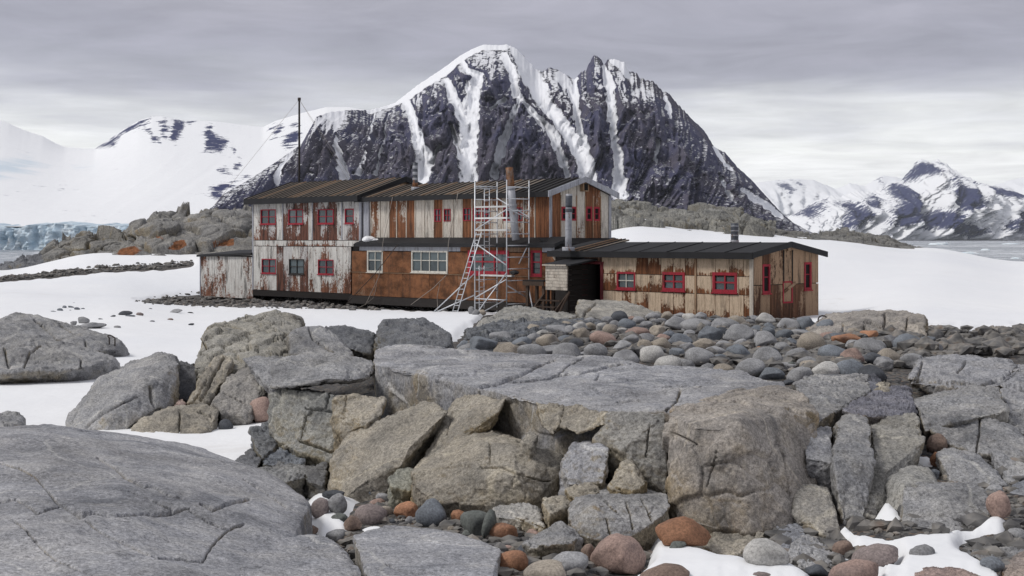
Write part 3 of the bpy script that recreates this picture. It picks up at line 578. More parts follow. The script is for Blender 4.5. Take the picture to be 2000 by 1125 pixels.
class MB:
    def __init__(s): s.V, s.Fc = [], []
    def box(s, pts):
        k = len(s.V); s.V += list(pts); s.Fc += [tuple(int(i) + k for i in f) for f in BOXF]; return s
    def tube(s, path, r, n=8, r2=None, cap=True):
        path = [np.array(p, float) for p in path]; k0 = len(s.V); m = len(path)
        for i, p in enumerate(path):
            t = path[min(i + 1, m - 1)] - path[max(i - 1, 0)]; t = t / (np.linalg.norm(t) + 1e-9)
            u = np.cross(t, (0, 0, 1.0) if abs(t[2]) < 0.9 else (1.0, 0, 0)); u /= np.linalg.norm(u); w = np.cross(t, u)
            rr = r if r2 is None else r + (r2 - r) * i / (m - 1)
            for j in range(n):
                an = 2 * math.pi * j / n; s.V.append(p + rr * (math.cos(an) * u + math.sin(an) * w))
        for i in range(m - 1):
            for j in range(n):
                a, b = k0 + i * n + j, k0 + i * n + (j + 1) % n; s.Fc.append((a, b, b + n, a + n))
        if cap:
            s.Fc.append(tuple(k0 + j for j in range(n))); s.Fc.append(tuple(k0 + (m - 1) * n + j for j in range(n - 1, -1, -1)))
        return s
    def make(s, name, mat, parent, smooth=False, **kw):
        o0 = np.array(parent.location if parent is not None and parent.parent is None else (parent.parent.location if parent is not None else (0, 0, 0)))
        me = bpy.data.meshes.new(name); me.from_pydata([tuple(np.array(v) - o0) for v in s.V], [], s.Fc); me.update()
        bm = bmesh.new(); bm.from_mesh(me); bmesh.ops.recalc_face_normals(bm, faces=bm.faces); bm.to_mesh(me); bm.free()
        if smooth: me.polygons.foreach_set('use_smooth', [len(p.vertices) == 4 for p in me.polygons])
        me.materials.append(mat); return link(name, me, parent, **kw)
def empty(name, loc, label, cat, group=None):
    o = bpy.data.objects.new(name, None); COL.objects.link(o); o.location = loc; o['label'] = label; o['category'] = cat
    if group: o['group'] = group
    return o
def cut(rects, h):
    out = []
    for (a0, a1, z0, z1) in rects:
        b0, b1, y0, y1 = h
        if b1 <= a0 or b0 >= a1 or y1 <= z0 or y0 >= z1: out.append((a0, a1, z0, z1)); continue
        if y1 < z1: out.append((a0, a1, y1, z1))
        if y0 > z0: out.append((a0, a1, z0, y0))
        l, u = max(z0, y0), min(z1, y1)
        if b0 > a0: out.append((a0, b0, l, u))
        if b1 < a1: out.append((b1, a1, l, u))
    return out
_rp = random.Random(4)
def panel(W, wall, a0, a1, z0, z1, mat, holes=(), th=0.03, name='panel', gap=0.012):
    rs = [(a0 + gap, a1 - gap, z0 + gap, z1 - gap)]
    for h in holes: rs = cut(rs, h)
    groups = []
    for r in rs:     # pieces that touch stay one panel, a board cut through by a window becomes two
        hitg = [g for g in groups if any(r[0] <= q[1] + 1e-6 and q[0] <= r[1] + 1e-6 and r[2] <= q[3] + 1e-6 and q[2] <= r[3] + 1e-6 for q in g)]
        groups = [g for g in groups if g not in hitg] + [[r] + [q for g in hitg for q in g]]
    for g in groups:
        m = MB(); j = _rp.uniform(-0.006, 0.008)
        for r in g: m.box(W.box(r[0], r[1], -0.02, th + j, r[2], r[3]))
        m.make(name, mat, wall)
def window(W, root, px0, px1, py0, py1, nx=2, nz=2, fmat=None, mmat=None, fw=0.07, zsplit=None, sill=True, label=None):
    """returns the hole; frame stands a little proud of the boards, glass is set back"""
    a0, a1 = W.a(px0), W.a(px1); pm = (px0 + px1) / 2; z1, z0 = W.z(pm, py0), W.z(pm, py1)
    m = MB()
    m.box(W.box(a0, a1, -0.06, 0.055, z1 - fw, z1)).box(W.box(a0, a1, -0.06, 0.058, z0, z0 + fw))
    m.box(W.box(a0, a0 + fw, -0.06, 0.052, z0 + fw, z1 - fw)).box(W.box(a1 - fw, a1, -0.06, 0.052, z0 + fw, z1 - fw))
    fr = m.make('window', fmat, root, label=label)
    ia0, ia1, iz0, iz1 = a0 + fw, a1 - fw, z0 + fw, z1 - fw
    zs = [iz0 + (iz1 - iz0) * k / nz for k in range(nz + 1)]
    if zsplit: zs = [iz0, iz0 + (iz1 - iz0) * zsplit, iz1]
    as_ = [ia0 + (ia1 - ia0) * k / nx for k in range(nx + 1)]; w = 0.02 if fw < 0.12 else 0.035
    for x in as_[1:-1]: MB().box(W.box(x - w, x + w, -0.045, 0.03, iz0, iz1)).make('mullion', mmat or fmat, fr)
    for i in range(nx):
        lo, hi = as_[i] + (w if i else 0), as_[i + 1] - (w if i < nx - 1 else 0)
        for z in zs[1:-1]: MB().box(W.box(lo, hi, -0.045, 0.026, z - w, z + w)).make('glazing_bar', mmat or fmat, fr)
        for z, y in zip(zs[:-1], zs[1:]): MB().box(W.box(lo, hi, -0.035, -0.022, z, y)).make('pane', M_GLASS, fr)
    if sill: MB().box(W.box(a0 - 0.05, a1 + 0.05, 0.0, 0.10, z0 - 0.05, z0 - 0.003)).make('sill', fmat, fr)
    return (a0 + 0.01, a1 - 0.01, z0 + 0.01, z1 - 0.01)

# ------------------------------------------------------------------ the two storey station hut
WL, WU, WD = Wall(75.0), Wall(75.3), Wall(74.2)       # left block, upper middle, lower middle front walls
GM = Wall(1.91 - 73.39, True)                          # middle block gable end
root = empty('station_hut', (-6.0, 81.0, 8.6), 'weathered two storey wooden hut with peeling white and rust brown boards', 'hut')
def core(W, a0, a1, z0, z1, depth, name='wall', b=-0.07, mat=M_CORE):
    return MB().box(W.box(a0, a1, -depth, b, z0, z1)).make(name, mat, root)
# left block
A = [WL.a(p) for p in (495, 541, 554, 603, 612, 659, 669, 686, 703)]
aL, aR, aR2 = WL.a(495), WL.a(703), WL.a(690)
wl = core(WL, aL + .02, aR - .02, -3.2, 2.45, 6.4)
holes = [window(WL, root, *r, 2, 2, M_RED, fw=0.06) for r in ((510, 539.5, 409, 438), (564, 593, 409, 437.5), (621.5, 652.5, 408.5, 437))]
holes.append(window(WL, root, 674.5, 692, 407.5, 436.5, 1, 2, M_RED, fw=0.06))
low = [window(WL, root, 512, 540, 505.5, 534, 2, 2, M_RED, fw=0.06), window(WL, root, 565.5, 595, 506, 535.5, 2, 2, M_BATTEN, fw=0.06, label='window with dark unpainted frame'), window(WL, root, 622, 652.5, 507, 536, 2, 2, M_RED, fw=0.06)]
ups = [495, 509, 525, 541, 554, 571, 587, 603, 612, 627, 643, 659, 669, 686, 703]
for p, q in zip(ups[:-1], ups[1:]): panel(WL, wl, WL.a(p), WL.a(q), -0.10, 2.42, M_WHITED if any(h[0] < WL.a(q) - .05 and h[1] > WL.a(p) + .05 for h in holes) else M_WHITE, holes)
for p, q in zip(ups[:-2], ups[1:-1]): panel(WL, wl, WL.a(p), WL.a(min(q, 690)), -3.25, -0.48, M_WHITED if p in (541, 554, 587) else M_WHITE, low)
for p in (553, 611, 668.5): MB().box(WL.box(WL.a(p) - .04, WL.a(p) + .04, 0.03, 0.055, -0.09, 2.40)).make('batten', M_GREY, wl)
for p, q in ((495, 541), (541, 603), (603, 659), (659, 703)): panel(WL, wl, WL.a(p), WL.a(q), -0.47, -0.11, M_WHITE, th=0.05, name='band_board')
MB().box(WL.box(aL - .06, aL + .06, -0.06, 0.06, -3.25, 2.42)).make('corner_board', M_GREY, wl)
MB().box(WL.box(aR - .02, aR + .16, -0.06, 0.06, -0.45, 2.42)).make('corner_board', M_GREY, wl)
MB().box(WL.box(aL - .5, aR + .3, -0.4, 0.02, -3.62, -3.27)).make('sill_beam', M_TAR_SHADE, root)
# left lean-to
aS = WL.a(392)
ws = core(WL, aS + .02, aL - .03, -3.8, -1.15, 3.0)
for p, q in ((392, 416.5), (416.5, 442), (442, 467), (467, 494.5)): panel(WL, ws, WL.a(p), WL.a(q), -3.85, -1.16, M_WHITE, th=0.02)
MB().box(WL.box(aS - .05, aS + .05, -0.05, 0.05, -3.85, -1.16)).make('corner_board', M_GREY, ws)
MB().box(WL.hexa([(aS - .2, .2, -1.22), (aL - .02, .2, -1.05), (aL - .02, -3.2, -.75), (aS - .2, -3.2, -.92), (aS - .2, .2, -1.08), (aL - .02, .2, -.91), (aL - .02, -3.2, -.6), (aS - .2, -3.2, -.78)])).make('roof', M_FELT, root, label='low black roof over the side shed')
# roofs of sheets and battens; w runs back from the front wall
def slope(W, par, a0, a1, w0, z0, w1, z1, th, n, mat, bmat, name='roof_sheet', batten=0.045, tan=(), lift=0.045):
    for k in range(n):
        x0, x1 = a0 + (a1 - a0) * k / n, a0 + (a1 - a0) * (k + 1) / n; g = 0.006; j = _rp.uniform(0, 0.012)
        MB().box(W.hexa([(x0 + g, -w0, z0 - th), (x1 - g, -w0, z0 - th), (x1 - g, -w1, z1 - th), (x0 + g, -w1, z1 - th), (x0 + g, -w0, z0 + j), (x1 - g, -w0, z0 + j), (x1 - g, -w1, z1 + j), (x0 + g, -w1, z1 + j)])).make(name, mat(k) if callable(mat) else mat, par)
        if batten:
            t = batten
            MB().box(W.hexa([(x0 - t, -w0 + .01, z0 + .013), (x0 + t, -w0 + .01, z0 + .013), (x0 + t, -w1, z1 + .013), (x0 - t, -w1, z1 + .013), (x0 - t, -w0 + .01, z0 + lift + .013), (x0 + t, -w0 + .01, z0 + lift + .013), (x0 + t, -w1, z1 + lift + .013), (x0 - t, -w1, z1 + lift + .013)])).make('batten', M_TAN if k in tan else bmat, par)
def gable_slabs(W, par, a0, a1, wf, zf, wr, zr, wb, zb, th, mat, name='fascia'):
    MB().box(W.box(a0 - .02, a1 + .02, -wf + .0, -wf + .05, zf - th - .16, zf + .02)).make(name, mat, par)
rL = MB().box(WL.hexa([(aL - .25, .35, 2.28), (aR + .25, .35, 2.28), (aR + .25, -3.2, 3.45), (aL - .25, -3.2, 3.45), (aL - .25, .35, 2.36), (aR + .25, .35, 2.36), (aR + .25, -3.2, 3.54), (aL - .25, -3.2, 3.54)])).make('roof', M_BATTEN, root)
slope(WL, rL, aL - .35, aR + .35, -.45, 2.47, 3.25, 3.66, .08, 22, M_ROOF, M_BATTEN, tan=(3, 9, 10, 17, 20))
slope(WL, rL, aL - .35, aR + .35, 7.0, 2.5, 3.26, 3.66, .08, 1, M_FELT, M_BATTEN, batten=0)
MB().box(WL.box(aL - .38, aR + .38, .42, .50, 2.16, 2.52)).make('fascia', M_FELT, rL)
for aa in (aL - .40, aR + .33):   # barge boards
    MB().box(WL.hexa([(aa, .48, 2.20), (aa + .06, .48, 2.20), (aa + .06, -3.25, 3.42), (aa, -3.25, 3.42), (aa, .48, 2.53), (aa + .06, .48, 2.53), (aa + .06, -3.25, 3.74), (aa, -3.25, 3.74)])).make('barge_board', M_FELT, rL)
    MB().box(WL.hexa([(aa, -3.26, 3.42), (aa + .06, -3.26, 3.42), (aa + .06, -7.0, 2.2), (aa, -7.0, 2.2), (aa, -3.26, 3.74), (aa + .06, -3.26, 3.74), (aa + .06, -7.0, 2.53), (aa, -7.0, 2.53)])).make('barge_board', M_FELT, rL)
# gable triangle of the left block above the middle roof
m = MB(); k = len(m.V); m.V += [WL.P(aR + .1, .0, 2.3), WL.P(aR + .1, -6.4, 2.3), WL.P(aR + .1, -3.2, 3.5), WL.P(aR - .1, .0, 2.3), WL.P(aR - .1, -6.4, 2.3), WL.P(aR - .1, -3.2, 3.5)]
m.Fc += [(0, 1, 2), (3, 5, 4), (0, 3, 4, 1), (1, 4, 5, 2), (2, 5, 3, 0)]; m.make('gable_wall', M_WOOD, root)
# middle block, upper storey
aM0, aM1 = WU.a(700), WU.a(1074)
wu = core(WU, aM0, aM1 - .04, -0.2, 2.3, 4.5)
uh = [window(WU, root, *r, 2, 2, M_RED, fw=0.05, sill=False) for r in ((849.5, 862.5, 408, 433), (867.5, 881, 408, 432.5), (905.5, 920.5, 406.5, 431.5), (925, 940, 406, 431), (944, 958, 406, 431), (984, 1000, 405, 431), (1006, 1022, 405, 431))]
vs = [703, 715, 725, 743.5, 761, 776, 795, 812, 830, 848, 867, 886, 904, 923, 942, 961, 983, 1003, 1024, 1046, 1074]
for p, q in zip(vs[:-1], vs[1:]): panel(WU, wu, WU.a(p), WU.a(q), 0.0, 2.28, M_MIX, uh)
for p in vs[2:-1]: MB().box(WU.box(WU.a(p) - .035, WU.a(p) + .035, 0.032, 0.065, 0.02, 2.26)).make('batten', M_PLANKW, wu)
MB().box(WU.box(WU.a(714), WU.a(724), 0.04, 0.16, 0.05, 2.27)).make('downpipe_box', M_GREY, wu)
# middle block, lower storey
aD0, aD1 = WD.a(688), WD.a(1083)
wd = core(WD, aD0 + .02, aD1 - .02, -3.3, -0.30, 5.3)
dh = [window(WD, root, 718, 748.5, 489, 531.5, 2, 2, M_WINW, fw=0.09, zsplit=0.56), window(WD, root, 804.5, 875, 489.5, 532.5, 4, 2, M_WINW, fw=0.09, zsplit=0.56),
      window(WD, root, 915, 995, 489, 537, 3, 2, M_RED, fw=0.2, zsplit=0.55), window(WD, root, 1038, 1059.5, 489, 539, 1, 2, M_RED, fw=0.12, zsplit=0.55)]
for p, q in ((688, 717), (717, 749), (749, 804), (804, 876), (876, 915), (915, 996), (996, 1037), (1037, 1083)): panel(WD, wd, WD.a(p), WD.a(q), -1.92, -0.72, M_BROWN, dh)
for p, q in ((688, 734), (734, 786), (786, 839), (839, 895), (895, 950), (950, 1010), (1010, 1083)): panel(WD, wd, WD.a(p), WD.a(q), -3.30, -1.95, M_BROWN, dh)
for p, q in ((703, 818), (818, 900), (900, 985), (985, 1060), (1060, 1083)): panel(WD, wd, WD.a(p), WD.a(q), -0.70, -0.36, M_GREY if p in (703, 818, 1060) else M_BROWN, th=0.04, name='frieze_board')
MB().box(WD.box(aD0, aD1, .03, .07, -1.965, -1.92)).make('ledge', M_TAN, wd)
MB().box(WD.hexa([(aD0 - .1, .25, -3.75), (aD1 + .3, .25, -3.75), (aD1 + .3, -.2, -3.75), (aD0 - .1, -.2, -3.75), (aD0 - .1, .09, -3.31), (aD1 + .3, .09, -3.31), (aD1 + .3, -.2, -3.31), (aD0 - .1, -.2, -3.31)])).make('sill_beam', M_TAR_SHADE, root)
aK0 = WD.a(699)
MB().box(WD.hexa([(aK0, .25, -.46), (aD1 + .25, .25, -.46), (aD1 + .25, -.86, .0), (aK0, -.86, .0), (aK0, .25, -.26), (aD1 + .25, .25, -.26), (aD1 + .25, -.86, .10), (aK0, -.86, .10)])).make('skirt_roof', M_FELT, root)
# stilts in the dark gap underneath
for p in (505, 560, 620, 680): MB().box(WL.box(WL.a(p) - .12, WL.a(p) + .12, -.5, -.25, -4.3, -3.63)).make('stilt', M_TAR_SHADE, root)
for p in (735, 790, 850, 905, 960, 1020): MB().box(WD.box(WD.a(p) - .12, WD.a(p) + .12, -.5, -.22, -4.3, -3.76)).make('stilt', M_TAR_SHADE, root)
# middle roof: brown sheets, black felt over the right end
rM = MB().box(WU.hexa([(aM0 - .2, .3, 2.24), (aM1 + .2, .3, 2.24), (aM1 + .2, -2.3, 3.03), (aM0 - .2, -2.3, 3.03), (aM0 - .2, .3, 2.30), (aM1 + .2, .3, 2.30), (aM1 + .2, -2.3, 3.10), (aM0 - .2, -2.3, 3.10)])).make('roof', M_BATTEN, root)
slope(WU, rM, WU.a(708), aM1 + .3, -.42, 2.36, 2.32, 3.18, .07, 30, lambda k: M_FELT if k > 24 else M_ROOF, M_BATTEN, tan=(2, 6, 11, 15, 16, 21))
slope(WU, rM, WU.a(708), aM1 + .3, 5.0, 2.4, 2.33, 3.18, .07, 1, M_FELT, M_BATTEN, batten=0)
MB().box(WU.box(WU.a(703), aM1 + .32, .40, .47, 2.13, 2.40)).make('fascia', M_FELT, rM)
for (w0, z0, w1, z1) in ((-.47, 2.36, 2.32, 3.17), (5.0, 2.38, 2.33, 3.17)):
    MB().box(WU.hexa([(aM1 + .30, -w0, z0 - .24), (aM1 + .38, -w0, z0 - .24), (aM1 + .38, -w1, z1 - .22), (aM1 + .30, -w1, z1 - .22), (aM1 + .30, -w0, z0 + .06), (aM1 + .38, -w0, z0 + .06), (aM1 + .38, -w1, z1 + .07), (aM1 + .30, -w1, z1 + .07)])).make('barge_board', M_GREY, rM)
# gable end of the middle block
g0 = GM.a(1074); gw = 4.6
wg = MB().box(GM.box(g0 + .02, g0 + gw - .02, -1.0, -0.07, -0.2, 2.28)).make('gable_wall', M_CORE, root)
gh = [window(GM, root, *r, 1, 2, M_RED, fw=0.10, sill=False) for r in ((1095.5, 1107.5, 403.5, 431), (1113, 1125, 403.5, 431), (1143.5, 1155.5, 403.5, 431.5), (1158.5, 1170.5, 404, 431.5))]
gs = [1074, 1094, 1109, 1125, 1142, 1157, 1172, 1188]
def gtop(W, a, a0, wid, ze, zr): t = (a - a0) / wid; return ze + (zr - ze) * (1 - abs(2 * t - 1))
def gable_panels(W, wall, cuts, a0, wid, zbot, ze, zr, mat, holes, band=None):
    for p, q in zip(cuts[:-1], cuts[1:]):
        x0, x1 = max(W.a(p), a0) + .012, min(W.a(q), a0 + wid) - .012; ro = []
        rs = [(x0, x1, zbot, ze - .06)]
        for h in holes: rs = cut(rs, h)
        m = MB(); mt = mat(p) if callable(mat) else mat
        for r in rs: m.box(W.box(r[0], r[1], -.02, .03, r[2], r[3]))
        xm = a0 + wid / 2; segs = [(x0, x1)] if not (x0 < xm < x1) else [(x0, xm), (xm, x1)]
        for s0, s1 in segs:
            t0, t1 = gtop(W, s0, a0, wid, ze, zr), gtop(W, s1, a0, wid, ze, zr); b = ze - .058
            m.box([W.P(*v) for v in ((s0, .03, b), (s1, .03, b), (s1, -.02, b), (s0, -.02, b), (s0, .03, t0), (s1, .03, t1), (s1, -.02, t1), (s0, -.02, t0))])
        m.make('panel', mt, wall)
gable_panels(GM, wg, gs, g0, gw, 0.02, 2.28, 3.08, M_MIX, gh)
for p in gs[1:-1]: MB().box(GM.box(GM.a(p) - .03, GM.a(p) + .03, .032, .06, 0.03, 2.25)).make('batten', M_WOOD, wg)
for x in (g0, g0 + gw): MB().box(GM.box(x - .09, x + .09, .032, .08, 0.0, 2.30)).make('corner_board', M_GREY, wg)
MB().box(GM.box(GM.a(1132), GM.a(1143), .05, .25, GM.z(1137, 374), GM.z(1137, 357))).make('loft_hatch', M_WOOD, root)
MB().box(GM.box(GM.a(1134.5), GM.a(1141), .2505, .27, GM.z(1137, 372), GM.z(1137, 359))).make('loft_opening_shade', M_CORE, root)  # solid black plate, painted shade in place of a real opening
MB().box(GM.hexa([(g0 - .8, .9, -.35), (g0 + gw + .5, .9, -.35), (g0 + gw + .5, -.06, -.05), (g0 - .8, -.06, -.05), (g0 - .8, .9, -.25), (g0 + gw + .5, .9, -.25), (g0 + gw + .5, -.06, .06), (g0 - .8, -.06, .06)])).make('skirt_roof', M_FELT, root)
MB().box(GM.box(g0 - .6, g0 + gw, -.5, .4, -3.3, -.36)).make('wall', M_WOOD, root)
# flues of the hut
def flue(par, x, y, z0, z1, r, bands, lean=(0, 0), n=14, cap=None):
    base = np.array([x, y, CZ + z0]); top = np.array([x + lean[0], y + lean[1], CZ + z1]); o = None
    for k, (t0, t1, rr, mat) in enumerate(bands):
        nm = 'flue' if k == 0 else 'flue_band'
        b = MB().tube([base + (top - base) * t for t in np.linspace(t0, t1, 5)], r * rr, n).make(nm, mat, o if o is not None and k else par, smooth=True)
        if o is None: o = b
    return o
d = 82.5; flue(root, (811 - 1000) / F * d, d, (HY - 377) / F * d, (HY - 318) / F * d, .15, [(0, 1, 1, M_FLUED), (-.02, .20, 1.55, M_FLUE), (.2, .34, 1.12, M_RUSTY), (.42, .50, 1.06, M_FLUE), (.60, .70, 1.06, M_FLUE), (.80, .90, 1.06, M_FLUE)])
d = 73.3; flue(root, (1007.5 - 1000) / F * d, d, (HY - 469) / F * d, (HY - 327) / F * d, .20, [(0, .72, 1, M_FLUE), (.70, .735, 1.15, M_FLUE), (.72, 1.0, .98, M_RUSTY), (.46, .49, 1.1, M_FLUE)], lean=(-.34, 0))

# ------------------------------------------------------------------ the single storey annex
WA = Wall(70.07); GA = Wall(10.07 - 60.0, True)
root = ann = empty('annex_hut', (7.0, 64.0, 8.6), 'long low annex with cream stained panels and flat black roof', 'hut')
a0, a1 = WA.a(1085), WA.a(1470.5); aDo0, aDo1 = WA.a(1143), WA.a(1176)
wa = MB().box(WA.box(aDo1 + .02, a1 - .03, -4.7, -.07, -3.5, -.75)).box(WA.box(a0 + .02, aDo0 - .02, -4.7, -.07, -3.5, -.75)).box(WA.box(aDo0 - .02, aDo1 + .02, -4.7, -3.5, -3.5, -.75)).box(WA.box(aDo0 - .02, aDo1 + .02, -3.5, -.07, -1.12, -.75)).make('wall', M_CORE, ann)
ah = [window(WA, ann, 1205.5, 1242, 531, 565, 2, 2, M_RED, M_WINW, fw=0.09), window(WA, ann, 1294.5, 1338.5, 531.5, 568, 2, 2, M_RED, fw=0.12), window(WA, ann, 1392.5, 1440.5, 532, 571.5, 2, 2, M_RED, fw=0.13)]
cu = [1176, 1202, 1244, 1266, 1292, 1342, 1362, 1390, 1444, 1466]
cz = (-.84, -1.60, -2.38, -3.5)
cut1 = [1176, 1202, 1216, 1243, 1267, 1292, 1316, 1339, 1362, 1398, 1425, 1453, 1470]
for p, q in zip(cut1[:-1], cut1[1:]): panel(WA, wa, WA.a(p), WA.a(q), cz[1], cz[0], M_CREAM, ah)
for p, q in zip(cu[:-1], cu[1:]): panel(WA, wa, WA.a(p), WA.a(q), cz[2], cz[1], M_CREAM, ah)
for p, q in zip(cut1[:-1], cut1[1:]): panel(WA, wa, WA.a(p), WA.a(q), cz[3], cz[2], M_CREAM, ah)
for z in (cz[1], cz[2]): MB().box(WA.box(aDo1 + .1, a1 - .1, .0, .012, z - .03, z + .03)).make('seam_strip', M_TAR_SHADE, wa)
MB().box(WA.box(WA.a(1360) - .05, WA.a(1360) + .05, .04, .07, cz[3], cz[0])).make('batten', M_WOOD, wa)
MB().box(WA.box(a1 - .13, a1 + .05, .036, .07, -3.5, -.84)).make('corner_board', M_PLANKW, wa)
for p, q in ((1085, 1110), (1110, 1143)): panel(WA, wa, WA.a(p), WA.a(q), -3.5, -.84, M_TAR_SHADE)  # black panels: shade of the passage put into their colour
# open doorway
zt = -1.18
dr = MB().box(WA.box(aDo0 - .14, aDo0 + .06, -.1, .07, -3.4, zt)).box(WA.box(aDo1 - .06, aDo1 + .10, -.1, .07, -3.4, zt)).box(WA.box(aDo0 - .16, aDo1 + .12, -.1, .08, zt, zt + .12)).make('door_frame', M_DRED, ann)
panel(WA, wa, aDo0 - .2, aDo1 + .02, zt + .14, -.84, M_WOOD)
MB().box(WA.box(aDo0 - .1, aDo1 + .1, -3.4, .1, -3.55, -3.42)).make('floor', M_CORE, ann)
# gable end
GW = 4.87; gA = GA.a(1471)
wg = MB().box(GA.box(gA + .02, gA + GW - .02, -.6, -.07, -3.5, -.6)).make('gable_wall', M_CORE, ann)
gh = [window(GA, ann, 1488, 1503, 516, 573, 1, 2, M_RED, fw=0.10, zsplit=.57), window(GA, ann, 1569.5, 1583.5, 512, 566, 1, 2, M_RED, fw=0.10, zsplit=.57)]
hb = window(GA, ann, 1527.5, 1546.5, 549, 592, 1, 1, M_RED, fw=0.07, sill=False, label='boarded hatch with red frame')
MB().box(GA.box(hb[0] + .06, hb[1] - .06, -.02, .02, hb[2] + .06, hb[3] - .06)).make('hatch_board', M_WOOD, ann)
gc = [1471, 1488, 1503, 1529, 1546, 1569, 1584, 1598]
gable_panels(GA, wg, gc, gA, GW, -1.95, -.68, -.28, M_WOOD, gh + [hb])
for p, q in ((1471, 1484), (1484, 1503), (1503, 1529), (1529, 1546), (1546, 1572), (1572, 1598)):
    panel(GA, wg, max(GA.a(p), gA), min(GA.a(q), gA + GW), -3.45, -1.97, M_WOOD, gh + [hb])
for p in (1529, 1546): MB().box(GA.box(GA.a(p) - .03, GA.a(p) + .03, .032, .06, -1.9, -.5)).make('batten', M_TAR_SHADE, wg)
MB().box(GA.box(GA.a(1537) - .1, GA.a(1537) + .1, .04, .14, GA.z(1537, 490), GA.z(1537, 482))).make('vent_box', M_WOOD, ann)
MB().box([GA.P(*p) for p in ((GA.a(1530), .075, -2.35), (GA.a(1552), .075, -1.98), (GA.a(1552), .04, -1.98), (GA.a(1530), .04, -2.35), (GA.a(1530), .075, -2.2), (GA.a(1552), .075, -1.86), (GA.a(1552), .04, -1.86), (GA.a(1530), .04, -2.2))]).make('brace_board', M_WOOD, ann)
MB().box(GA.box(gA - .05, gA + GW + .1, -.5, .10, -3.85, -3.47)).make('sill_beam', M_TAR_SHADE, ann)
MB().box(GA.box(gA + .0, gA + .3, -.6, -.2, -4.5, -3.86)).box(GA.box(gA + GW - .4, gA + GW - .1, -.6, -.2, -4.5, -3.86)).make('stilt', M_TAR_SHADE, ann)
# annex roof: black felt sheets, brown battened part at the left end
aB = WA.a(1150)
rA = MB().box(WA.hexa([(a0, .2, -.80), (a1 + .15, .2, -.80), (a1 + .15, -2.43, -.38), (a0, -2.43, -.38), (a0, .2, -.74), (a1 + .15, .2, -.74), (a1 + .15, -2.43, -.30), (a0, -2.43, -.30)])).make('roof', M_FELT, ann)
slope(WA, rA, aB, a1 + .25, -.32, -.62, 2.45, -.17, .06, 6, M_FELT, M_FELT, batten=0.02, lift=0.02)
slope(WA, rA, WA.a(1120), aB, -.30, -.60, 2.9, -.05, .06, 4, M_ROOF, M_BATTEN, tan=(0, 2), batten=0.03)
slope(WA, rA, a0 - .2, WA.a(1120), -.32, -.62, 2.9, -.10, .06, 2, M_FELT, M_FELT, batten=0)
slope(WA, rA, aB, a1 + .25, 5.2, -.62, 2.46, -.17, .06, 1, M_FELT, M_FELT, batten=0)
MB().box(WA.box(a0 - .2, a1 + .27, .31, .38, -.86, -.58)).make('fascia', M_FELT, rA)
for (w0, z0, w1, z1) in ((-.38, -.62, 2.45, -.17), (5.25, -.62, 2.46, -.17)):
    MB().box(WA.hexa([(a1 + .22, -w0, z0 - .2), (a1 + .29, -w0, z0 - .2), (a1 + .29, -w1, z1 - .2), (a1 + .22, -w1, z1 - .2), (a1 + .22, -w0, z0 + .045), (a1 + .29, -w0, z0 + .045), (a1 + .29, -w1, z1 + .045), (a1 + .22, -w1, z1 + .045)])).make('barge_board', M_FELT, rA)
d = 66.5; flue(ann, (1110 - 1000) / F * d, d, (HY - 488) / F * d, (HY - 379) / F * d, .155, [(0, 1, 1, M_FLUE), (-.02, .05, 1.9, M_FLUE), (.68, .74, 1.1, M_FLUED), (.76, .97, 1.06, M_FLUED), (.36, .38, 1.08, M_FLUE)], lean=(.03, 0))
d = 64.5; flue(ann, (1435 - 1000) / F * d, d, (HY - 478) / F * d, (HY - 436) / F * d, .17, [(0, 1, 1, M_FLUED), (-.05, .10, 1.8, M_RUSTY), (.10, .22, 1.1, M_FLUE), (.40, .46, 1.07, M_FLUE), (.62, .67, 1.07, M_FLUE), (.84, .89, 1.07, M_FLUE)])
# plank porch in front of the passage
WP = Wall(67.6)
p0, p1 = WP.a(1066), WP.a(1108)
po = empty('plank_porch', tuple(WP.P((p0 + p1) / 2, 0, -3.4)), 'small bleached plank porch with black roof beside the dark doorway', 'porch')
for k in range(8):
    z0 = -2.36 + k * .142; j = _rp.uniform(0, .02); MB().box(WP.box(p0 + j, p1 - j * .5, -.04 - .002 * k, .02 + j, z0 + .006, z0 + .136)).make('plank', M_PLANKW, po)
for aa in (p0 + .02, p1 - .1): MB().box(WP.box(aa, aa + .09, -.16, -.045, -3.4, -1.2)).make('post', M_TAR_SHADE, po)
for k in range(9):
    z0 = -3.3 + k * .235; MB().box(WP.box(p1 - .06, p1 - .02, -2.0, -.17, z0 + .01, z0 + .225)).make('side_board', M_TAR_SHADE, po)  # black boards stand for the open passage, its shade painted in
for k in range(8):
    z0 = -2.36 + k * .142; MB().box(WP.box(p0 + .02, p0 + .06, -2.0, -.17, z0 + .006, z0 + .136)).make('side_board', M_PLANKW, po)
MB().box(WP.hexa([(p0 - .1, .12, -1.24), (p1 + .3, .12, -1.24), (p1 + .3, -2.0, -.96), (p0 - .1, -2.0, -.96), (p0 - .1, .12, -1.17), (p1 + .3, .12, -1.17), (p1 + .3, -2.0, -.88), (p0 - .1, -2.0, -.88)])).make('roof', M_FELT, po)
MB().box(WP.box(p0 - .1, p1 + .05, .121, .15, -1.24, -1.185)).make('fascia', M_PLANKW, po)
